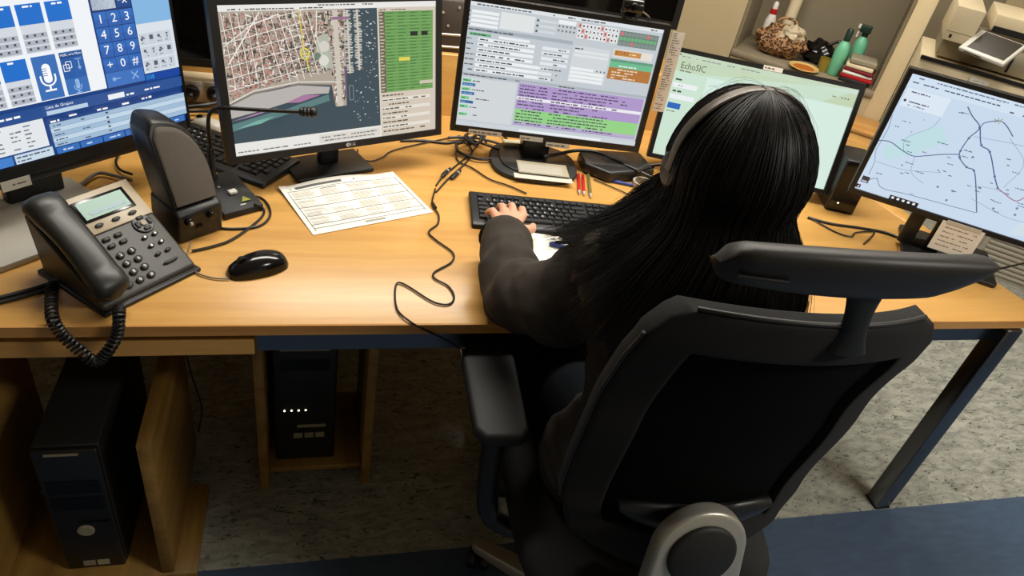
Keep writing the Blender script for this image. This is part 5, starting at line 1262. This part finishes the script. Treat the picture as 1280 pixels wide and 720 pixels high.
# cut the cuffs off flat and thicken the cloth
bm = bmesh.new(); bm.from_mesh(jm)
bmesh.ops.bisect_plane(bm, geom=bm.verts[:] + bm.edges[:] + bm.faces[:], plane_co=(0.0, 0.222, 0.8), plane_no=(0.0, 1, 0.06), clear_outer=True)
bm.to_mesh(jm); bm.free(); jm.shade_smooth()
jk = link('jacket', jm, M['jacket'], person)
for (cx, cz, rr_) in ((0.016, 0.803, 0.050), (0.436, 0.80, 0.045)):
    b = MB(); n = 24
    b.loft([[(cx + r_ * math.cos(2 * PI * k / n), 0.2195 - dy, cz + r_ * 0.95 * math.sin(2 * PI * k / n)) for k in range(n)] for r_, dy in ((rr_, 0.002), (rr_ + 0.004, -0.001), (rr_ - 0.004, -0.002), (rr_ - 0.010, 0.006), (rr_ - 0.012, 0.05))], caps=False)
    b.build('cuff', M['jacket'], jk, smooth=True)
tr_ch = [[(x, y, z, r + 0.012) for x, y, z, r in core[5][:5]], [(x, y, z, r + 0.012) for x, y, z, r in core[6][:5]], [(0.17, -0.24, 0.585, 0.098), (0.33, -0.24, 0.585, 0.098)]]
link('trousers', capsule_union(tr_ch, 0.010, 4), M['trousers'], person)
for x in (0.13, 0.37):
    link('shoe', capsule_union([[(x, 0.15, 0.045, 0.044), (x, 0.24, 0.04, 0.04), (x, 0.33, 0.034, 0.033)]], 0.006, 3, lambda p: 0), M['black'], person)
# collar
b = MB(); n = 24
b.loft([[(0.238 + r_ * math.cos(2 * PI * k / n), -0.193 + r_ * math.sin(2 * PI * k / n), z) for k in range(n)] for r_, z in ((0.072, 1.03), (0.066, 1.06), (0.062, 1.085), (0.058, 1.085), (0.058, 1.04))], caps=False); b.build('collar', M['jacket'], person, smooth=True)

# ---------------- hair
def smoothstep(a, e, x): t = min(1, max(0, (x - a) / (e - a))); return t * t * (3 - 2 * t)
TIPS = [ # angle round the head (180 = her left, 270 = back, 360 = her right), then way points below the ears
 (128, [(0.150, -0.105, 1.13), (0.125, -0.075, 1.06), (0.115, -0.055, 0.99), (0.105, -0.045, 0.94)]),
 (150, [(0.125, -0.145, 1.12), (0.085, -0.105, 1.055), (0.045, -0.065, 1.01), (0.012, -0.035, 0.975)]),
 (172, [(0.105, -0.205, 1.12), (0.065, -0.185, 1.070), (0.028, -0.145, 1.030), (-0.005, -0.10, 1.000)]),
 (195, [(0.105, -0.25, 1.115), (0.062, -0.255, 1.055), (0.035, -0.235, 0.985), (0.015, -0.215, 0.93)]),
 (225, [(0.135, -0.30, 1.11), (0.105, -0.315, 1.04), (0.085, -0.318, 0.95), (0.07, -0.320, 0.86)]),
 (255, [(0.19, -0.325, 1.11), (0.18, -0.345, 1.04), (0.17, -0.350, 0.94), (0.165, -0.352, 0.83)]),
 (285, [(0.245, -0.325, 1.11), (0.25, -0.345, 1.04), (0.255, -0.350, 0.94), (0.26, -0.352, 0.83)]),
 (315, [(0.308, -0.300, 1.11), (0.335, -0.318, 1.04), (0.338, -0.325, 0.95), (0.345, -0.33, 0.86)]),
 (345, [(0.334, -0.245, 1.11), (0.366, -0.265, 1.04), (0.378, -0.28, 0.96), (0.385, -0.285, 0.86)]),
 (372, [(0.328, -0.185, 1.11), (0.35, -0.165, 1.04), (0.35, -0.13, 0.98), (0.335, -0.10, 0.92)]),
 (398, [(0.285, -0.115, 1.12), (0.29, -0.08, 1.05), (0.295, -0.06, 0.98), (0.295, -0.05, 0.93)])]
CROWN = HC + Vector((0.0, 0.01, 0.118))
def guide(phi, grow=0.0):
    phi = min(397.9, max(128, phi))
    for (a, A), (e, E_) in zip(TIPS, TIPS[1:]):
        if phi <= e: f = (phi - a) / (e - a); W4 = [Vector(p).lerp(Vector(q), f) for p, q in zip(A, E_)]; break
    c, s = math.cos(rad(phi)), math.sin(rad(phi)); P = []
    for el in (86, 66, 44, 22, 2, -20):
        k = math.cos(rad(el)); P.append(HC + Vector(((0.097 + grow) * c * k, (0.106 + grow) * s * k - 0.004, (0.118 + grow) * math.sin(rad(el)))))
    out = [Vector((0, 0, grow * 0.6)) + p + (p - Vector((0.22, -0.2, p.z))).normalized() * grow for p in W4]
    return spline(P + out, 4)
NP = 150; rows_ = []
for i in range(NP + 1):
    phi = 128 + 270 * i / NP; g = guide(phi, 0.0)
    rip = 0.0035 * noise.noise(Vector((phi * 0.16, 0, 3))) + 0.002 * noise.noise(Vector((phi * 0.5, 1, 3)))
    cut = 0.86 + 0.14 * noise.noise(Vector((phi * 0.35, 7, 1))) + 0.07 * noise.noise(Vector((phi * 1.9, 2, 5)))
    n_ = len(g); g2 = []
    for j in range(n_):
        f = j * min(1.0, cut) if j > n_ * 0.5 else j
        if j > n_ * 0.5: f = n_ * 0.5 + (j - n_ * 0.5) * min(1.0, max(0.45, cut))
        k0 = min(int(f), n_ - 2); g2.append(g[k0].lerp(g[k0 + 1], f - k0))
    g = g2; row = []
    for j, p in enumerate(g):
        t = j / (len(g) - 1); d = Vector((p.x - 0.22, p.y + 0.2, (p.z - HC.z) * (1 if t < 0.45 else 0.1)))
        row.append(p + d.normalized() * rip * (0.3 + 1.6 * t))
    rows_.append(row)
b = MB(); b.loft(rows_, caps=False, closed=False)
hm = b.me('hair', smooth=True)
hair = link('hair', hm, M['hair'], person)
sd = hair.modifiers.new('s', 'SOLIDIFY'); sd.thickness = 0.005; sd.offset = -1; apply_mods(hair)
random.seed(21)
b = MB()
for k in range(3600):
    phi = random.uniform(128, 398); lay = random.random()
    g = guide(phi + random.gauss(0, 1.5), 0.001 + 0.004 * lay)
    n0 = random.choice((0, 0, 0, 2, 5)); n1 = len(g) - random.choice((0, 0, 1, 2, 4, 7)); 
    g = g[n0:n1]; o1 = Vector([random.gauss(0, 1) for _ in range(3)]) * 0.005; o2 = Vector([random.gauss(0, 1) for _ in range(3)]) * 0.012
    ph_ = random.uniform(0, 6.28); pts = []
    for j, p in enumerate(g[::2]):
        t = j / (len(g) / 2); d = Vector((p.x - 0.22, p.y + 0.2, 0.25 * (p.z - HC.z)))
        pts.append(p + d.normalized() * (0.0015 * math.sin(5 * t + ph_)) + o1 * t * t + o2 * max(0, t - 0.6) ** 2 * 4)
    if len(pts) < 4: continue
    r0 = random.uniform(0.00028, 0.0006); m_ = len(pts)
    b.tube(pts, [r0 * (1 - 0.75 * (j / (m_ - 1)) ** 3) for j in range(m_)], 4, caps=False)
for k in range(26):     # fly-aways near the crown
    phi = random.uniform(128, 398); g = guide(phi, 0.006)[:14]; base = random.randint(0, 5); h_ = random.uniform(0.002, 0.010); pts = [p + (p - HC).normalized() * h_ * math.sin(PI * min(1, j / 7)) + Vector((0, 0, random.uniform(0, 0.002))) for j, p in enumerate(g[base:base + 9])]
    b.tube(pts, 0.00016, 3, caps=False)
hs_ = b.build('hair_strands', M['strand'], person, smooth=True); hs_['kind'] = 'stuff'

# ---------------- headset on her head
hd = thing('headset', 'grey banded headset worn on the woman\'s black hair', 'headset', HC, 0)
b = MB(); rings = []
for k in range(29):
    a = rad(-8 + 196 * k / 28); r_ = 0.0985 + 0.0215 * abs(math.sin(a)); p = Vector((r_ * math.cos(a), 0.008 - 0.012 * math.sin(a), r_ * math.sin(a))); nrm = Vector((math.cos(a), 0, math.sin(a)))
    w = 0.0085; rings.append([p + Vector((0, w, 0)) + nrm * 0.0, p + Vector((0, w, 0)) + nrm * 0.004, p - Vector((0, w, 0)) + nrm * 0.004, p - Vector((0, w, 0))])
b.loft(rings); b.build('headband', M['band'], hd, 0.0012, 2)
for sx in (-1, 1):
    b = MB(); b.cyl((sx * 0.088, 0.012, -0.014), (sx * 0.102, 0.012, -0.014), 0.030, 0.026, 24); b.build('ear_cup', M['black'], hd, 0.005, 3)
    b = MB(); b.cyl((sx * 0.083, 0.012, -0.014), (sx * 0.091, 0.012, -0.014), 0.031, 0.031, 24); b.build('ear_cushion', M['leather'], hd, 0.003, 2)
b = MB(); b.tube(spline([(-0.115, 0.03, -0.02), (-0.112, 0.075, -0.05), (-0.08, 0.115, -0.062), (-0.045, 0.125, -0.062)], 6), 0.0025, 8); b.build('microphone_boom', M['black'], hd, smooth=True)

# ================================================================ BACKGROUND ON THE RIGHT
S = 1.15
cu = thing('storage_cupboard', 'tall beige cupboard with an open niche in the right background', 'cupboard', (1.552, 2.008, 0), rad(-40))
zc = 1.615 - S * (1.615 - 0.842)                       # niche floor
rbox('front_panel', (-1.01, 0.02, 1.25), (1.94, 0.03, 2.5), M['cup_beige'], cu)
rbox('lower_front', (0.295, 0.02, zc / 2 - 0.012), (0.66, 0.03, zc - 0.024), M['cup_beige'], cu)
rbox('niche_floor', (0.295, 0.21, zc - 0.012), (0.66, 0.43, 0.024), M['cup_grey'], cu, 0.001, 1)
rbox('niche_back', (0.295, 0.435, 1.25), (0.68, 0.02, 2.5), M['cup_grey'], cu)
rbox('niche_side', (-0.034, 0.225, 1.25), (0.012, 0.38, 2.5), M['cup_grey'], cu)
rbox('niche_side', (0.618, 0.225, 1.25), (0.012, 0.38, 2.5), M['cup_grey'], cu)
rbox('end_post', (0.662, 0.02, 1.25), (0.074, 0.034, 2.5), M['cup_light'], cu, 0.002, 1)
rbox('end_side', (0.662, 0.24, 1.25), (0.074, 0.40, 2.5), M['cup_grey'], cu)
lw = thing('low_cabinet', 'light wooden low cabinet standing before the tall cupboard end', 'cabinet', (1.552, 2.008, 0), rad(-40))
rbox('body', (0.66, -0.12, 0.30), (0.16, 0.2, 0.6), M['desk'], lw, 0.002, 1); rbox('top', (0.66, -0.12, 0.609), (0.17, 0.21, 0.018), M['desk_edge'], lw, 0.001, 1); rbox('door', (0.66, -0.223, 0.3), (0.14, 0.006, 0.54), M['desk'], lw, 0.001, 1)
CM = Matrix.Translation((1.552, 2.008, zc)) @ Matrix.Rotation(rad(-40), 4, 'Z')
def cloc(x, y, z=0.0): return CM @ Vector((x, y, z))
def cthing(name, label, cat, x, y, group=None, rz=0): return thing(name, label, cat, cloc(x, y, 0.0005), rad(-40) + rz, group)
t = cthing('spray_bottle', 'mint green squeeze bottle with dark green neck in the cupboard niche', 'bottle', 0.425, 0.10)
b = MB(); b.lathe([(0.026, 0), (0.030, 0.005), (0.031, 0.11), (0.024, 0.14), (0.013, 0.155)], 20); b.build('body', M['green'], t, smooth=True)
b = MB(); b.lathe([(0.014, 0.155), (0.014, 0.205), (0.010, 0.21)], 16); b.build('neck', M['green_dark'], t, smooth=True)
t = cthing('spray_bottle', 'green trigger spray bottle behind the folded cloths in the niche', 'bottle', 0.488, 0.22)
b = MB(); b.lathe([(0.03, 0), (0.033, 0.005), (0.033, 0.12), (0.026, 0.15), (0.014, 0.17)], 20); b.build('body', M['green'], t, smooth=True)
b = MB(); b.lathe([(0.014, 0.17), (0.014, 0.19)], 14); b.box((-0.005, -0.008, 0.205), (0.05, 0.03, 0.032)); b.build('spray_head', M['green_dark'], t, 0.003, 2)
b = MB(); b.tube([(-0.02, -0.01, 0.2), (-0.032, -0.018, 0.185), (-0.032, -0.02, 0.165)], 0.004, 8); b.box((-0.034, -0.01, 0.212), (0.014, 0.016, 0.016)); b.build('trigger', M['white'], t)
t = cthing('dish_bottle', 'white bottle with red collar at the left of the cupboard niche', 'bottle', 0.058, 0.25)
b = MB(); b.lathe([(0.024, 0), (0.026, 0.004), (0.026, 0.12), (0.016, 0.15)], 18); b.build('body', M['white'], t, smooth=True)
b = MB(); b.lathe([(0.0165, 0.15), (0.0165, 0.175)], 18); b.build('collar', M['red'], t)
b = MB(); b.lathe([(0.013, 0.175), (0.012, 0.20), (0.006, 0.208)], 18); b.build('cap', M['white'], t, smooth=True)
t = cthing('paper_roll', 'upright pale paper roll behind the leopard print bag', 'roll', 0.135, 0.32)
b = MB(); b.tube([(0, 0, 0), (0.0, 0, 0.42)], 0.028, 20); b.build('roll', M['cream'], t, smooth=True)
def crumple(name, m, parent, dims, loc, seed, amp=0.25, freq=7):
    b = MB(); n, m_ = 30, 16; vs = []; fs = []
    for j in range(m_ + 1):
        for k in range(n):
            a, e = 2 * PI * k / n, -PI / 2 + PI * j / m_; d = Vector((math.cos(a) * math.cos(e), math.sin(a) * math.cos(e), math.sin(e)))
            f = 1 + amp * noise.noise(d * freq * 0.35 + Vector((seed, 0, 0))) + amp * 0.5 * noise.noise(d * freq + Vector((seed, 3, 0)))
            vs.append((d.x * dims[0] * f, d.y * dims[1] * f, max(-dims[2] * 0.93, d.z * dims[2] * f)))
    for j in range(m_):
        for k in range(n): fs.append((j * n + k, j * n + (k + 1) % n, (j + 1) * n + (k + 1) % n, (j + 1) * n + k))
    b.mesh(vs, fs); return b.build(name, m, parent, smooth=True, loc=loc, merge=True)
t = cthing('leopard_bag', 'crumpled leopard print cloth bag in the cupboard niche', 'bag', 0.150, 0.14)
crumple('bag_body', M['leopard'], t, (0.115, 0.085, 0.072), (0, 0, 0.068), 1.0)
crumple('plastic_liner', mat('clear_plastic', rgb(206, 190, 160), 0.12), t, (0.055, 0.045, 0.035), (0.04, -0.035, 0.115), 5.0, 0.5)
b = MB(); b.tube(spline([(-0.06, 0, 0.12), (-0.03, 0, 0.165), (0.03, 0.01, 0.165), (0.06, 0.01, 0.12)], 6), 0.006, 8); b.build('handle', M['leopard'], t, smooth=True)
t = cthing('black_bag', 'shiny black bag lying beside the leopard print bag', 'bag', 0.328, 0.215)
crumple('bag_body', M['black_gloss'], t, (0.082, 0.06, 0.052), (0, 0, 0.050), 9.0, 0.35)
b = MB(); b.tube(spline([(0.02, 0, 0.08), (0.06, 0.01, 0.115), (0.10, 0.01, 0.11), (0.095, 0, 0.06)], 6), 0.007, 8); b.build('strap', M['black_gloss'], t, smooth=True)
t = cthing('plate', 'shallow cream and orange plate at the niche edge', 'plate', 0.300, 0.02)
b = MB(); b.lathe([(0.03, 0), (0.034, 0.003), (0.07, 0.014), (0.069, 0.017), (0.032, 0.006)], 28); b.build('dish', M['plate'], t, smooth=True)
b = MB(); b.lathe([(0.0325, 0.0063), (0.05, 0.0115), (0.048, 0.0125)], 24); b.build('glaze_ring', mat('orange_glaze', rgb(206, 120, 50), 0.25), t)
t = cthing('glass', 'small amber glass behind the plate in the niche', 'glass', 0.376, 0.105)
b = MB(); b.lathe([(0.024, 0), (0.028, 0.06), (0.026, 0.06), (0.022, 0.006)], 22); b.build('bowl', M['yellow_glass'], t, smooth=True)
zz = 0.0005
for k, (lab, m, h_, w_) in enumerate((('dark folded cloth at the bottom of the niche stack', 'black_matte', 0.022, 0.125), ('bright red folder in the niche stack', 'red', 0.014, 0.14), ('white folded cloth above the red folder in the stack', 'white', 0.014, 0.13), ('dark red folded cloth in the niche stack', 'darkred', 0.016, 0.13), ('cream folded cloth below the top of the niche stack', 'cream', 0.020, 0.12), ('grey folded cloth on top of the niche stack', 'greybody', 0.026, 0.115))):
    mm = mat('dark_red_cloth', rgb(120, 20, 30), 0.7) if m == 'darkred' else M[m]
    b = MB(); b.box((0, 0, h_ / 2), (w_, 0.11, h_ - 0.001)); o = b.build('folded_cloth' if m != 'red' else 'folder', mm, None, 0.005 if m != 'red' else 0.001, 2, loc=cloc(0.525 + 0.004 * (k % 2), 0.085, zz), rot=(0, 0, rad(-40 + (k % 3 - 1) * 4)))
    tag(o, lab, 'cloth' if m != 'red' else 'folder', 'folded stack in the niche'); zz += h_

# copier
cp = thing('office_copier', 'cream and grey office copier with tilted touch panel, far right', 'copier', (2.81, 1.95, 0), rad(-40))
rbox('body', (0.17, 0.31, 0.385), (0.77, 0.6, 0.77), M['cream'], cp, 0.006, 2)
rbox('body_trim', (0.17, 0.005, 0.778), (0.77, 0.02, 0.016), M['black'], cp)
rbox('output_tray', (0.2, 0.36, 0.84), (0.70, 0.5, 0.11), M['greybody'], cp, 0.004, 1)
rbox('tray_slot', (0.19, 0.108, 0.835), (0.012, 0.004, 0.08), M['black'], cp)
o = rbox('side_unit', (-0.10, 0.25, 0.967), (0.13, 0.5, 0.165), M['cream'], cp, 0.003, 2)
rbox('side_unit_seam', (-0.10, -0.001, 0.93), (0.131, 0.003, 0.002), M['greybody'], o)
rbox('card_slot', (-0.135, -0.001, 0.908), (0.012, 0.004, 0.016), M['black'], o)
rbox('feeder', (0.28, 0.36, 1.0), (0.5, 0.42, 0.08), M['cream'], cp, 0.006, 2)
rbox('feeder_gap', (0.26, 0.148, 0.968), (0.44, 0.004, 0.03), M['black'], cp)
rbox('paper_tray', (0.35, 0.3, 1.07), (0.34, 0.30, 0.05), M['white'], cp, 0.006, 2, rot=None)
for k in range(9): rbox('tray_rib', (0.42, 0.2 + 0.03 * k, 1.099), (0.2, 0.008, 0.008), M['greybody'], cp)
PM = Matrix.Translation((0.055, -0.06, 0.915)) @ Matrix.Rotation(rad(-30), 4, 'Z') @ Matrix.Rotation(rad(32), 4, 'X')
b = MB(); b.box((0, 0, 0), (0.235, 0.165, 0.022)); o = b.build('control_panel', M['white'], cp, 0.007, 3); o.matrix_local = PM
b = MB(); b.box((0.008, 0.006, 0.0115), (0.19, 0.135, 0.002)); b.build('touch_screen', M['tablet_glass'], o)
b = MB(); b.box((-0.04, -0.083, 0.0), (0.09, 0.002, 0.005)); b.build('panel_slit', M['black'], o)
b = MB(); b.box((0.05, 0.10, 0.87), (0.1, 0.16, 0.05)); b.build('panel_arm', M['greybody'], cp)
nt2 = rbox('note', (0.09, -0.0015, 0.727), (0.09, 0.002, 0.05), M['paper'], cp)
c2 = Canvas(-0.0028)
for k in range(3): c2.words(0.06, 0.12, 0.738 - k * 0.012, 0.003, rgb(150, 136, 100))
c2.build('handwriting', M['print'], nt2)
cart = thing('wall_panel', 'grey partition wall panel behind the copier', 'partition', (2.9, 3.0, 0), rad(-40))
rbox('panel', (0.2, 0.2, 1.25), (2.4, 0.06, 2.5), M['cup_grey'], cart); rbox('post', (0.55, 0.155, 1.25), (0.05, 0.03, 2.5), M['cup_light'], cart); rbox('post', (0.9, 0.155, 1.25), (0.3, 0.03, 2.5), M['cup_beige'], cart)
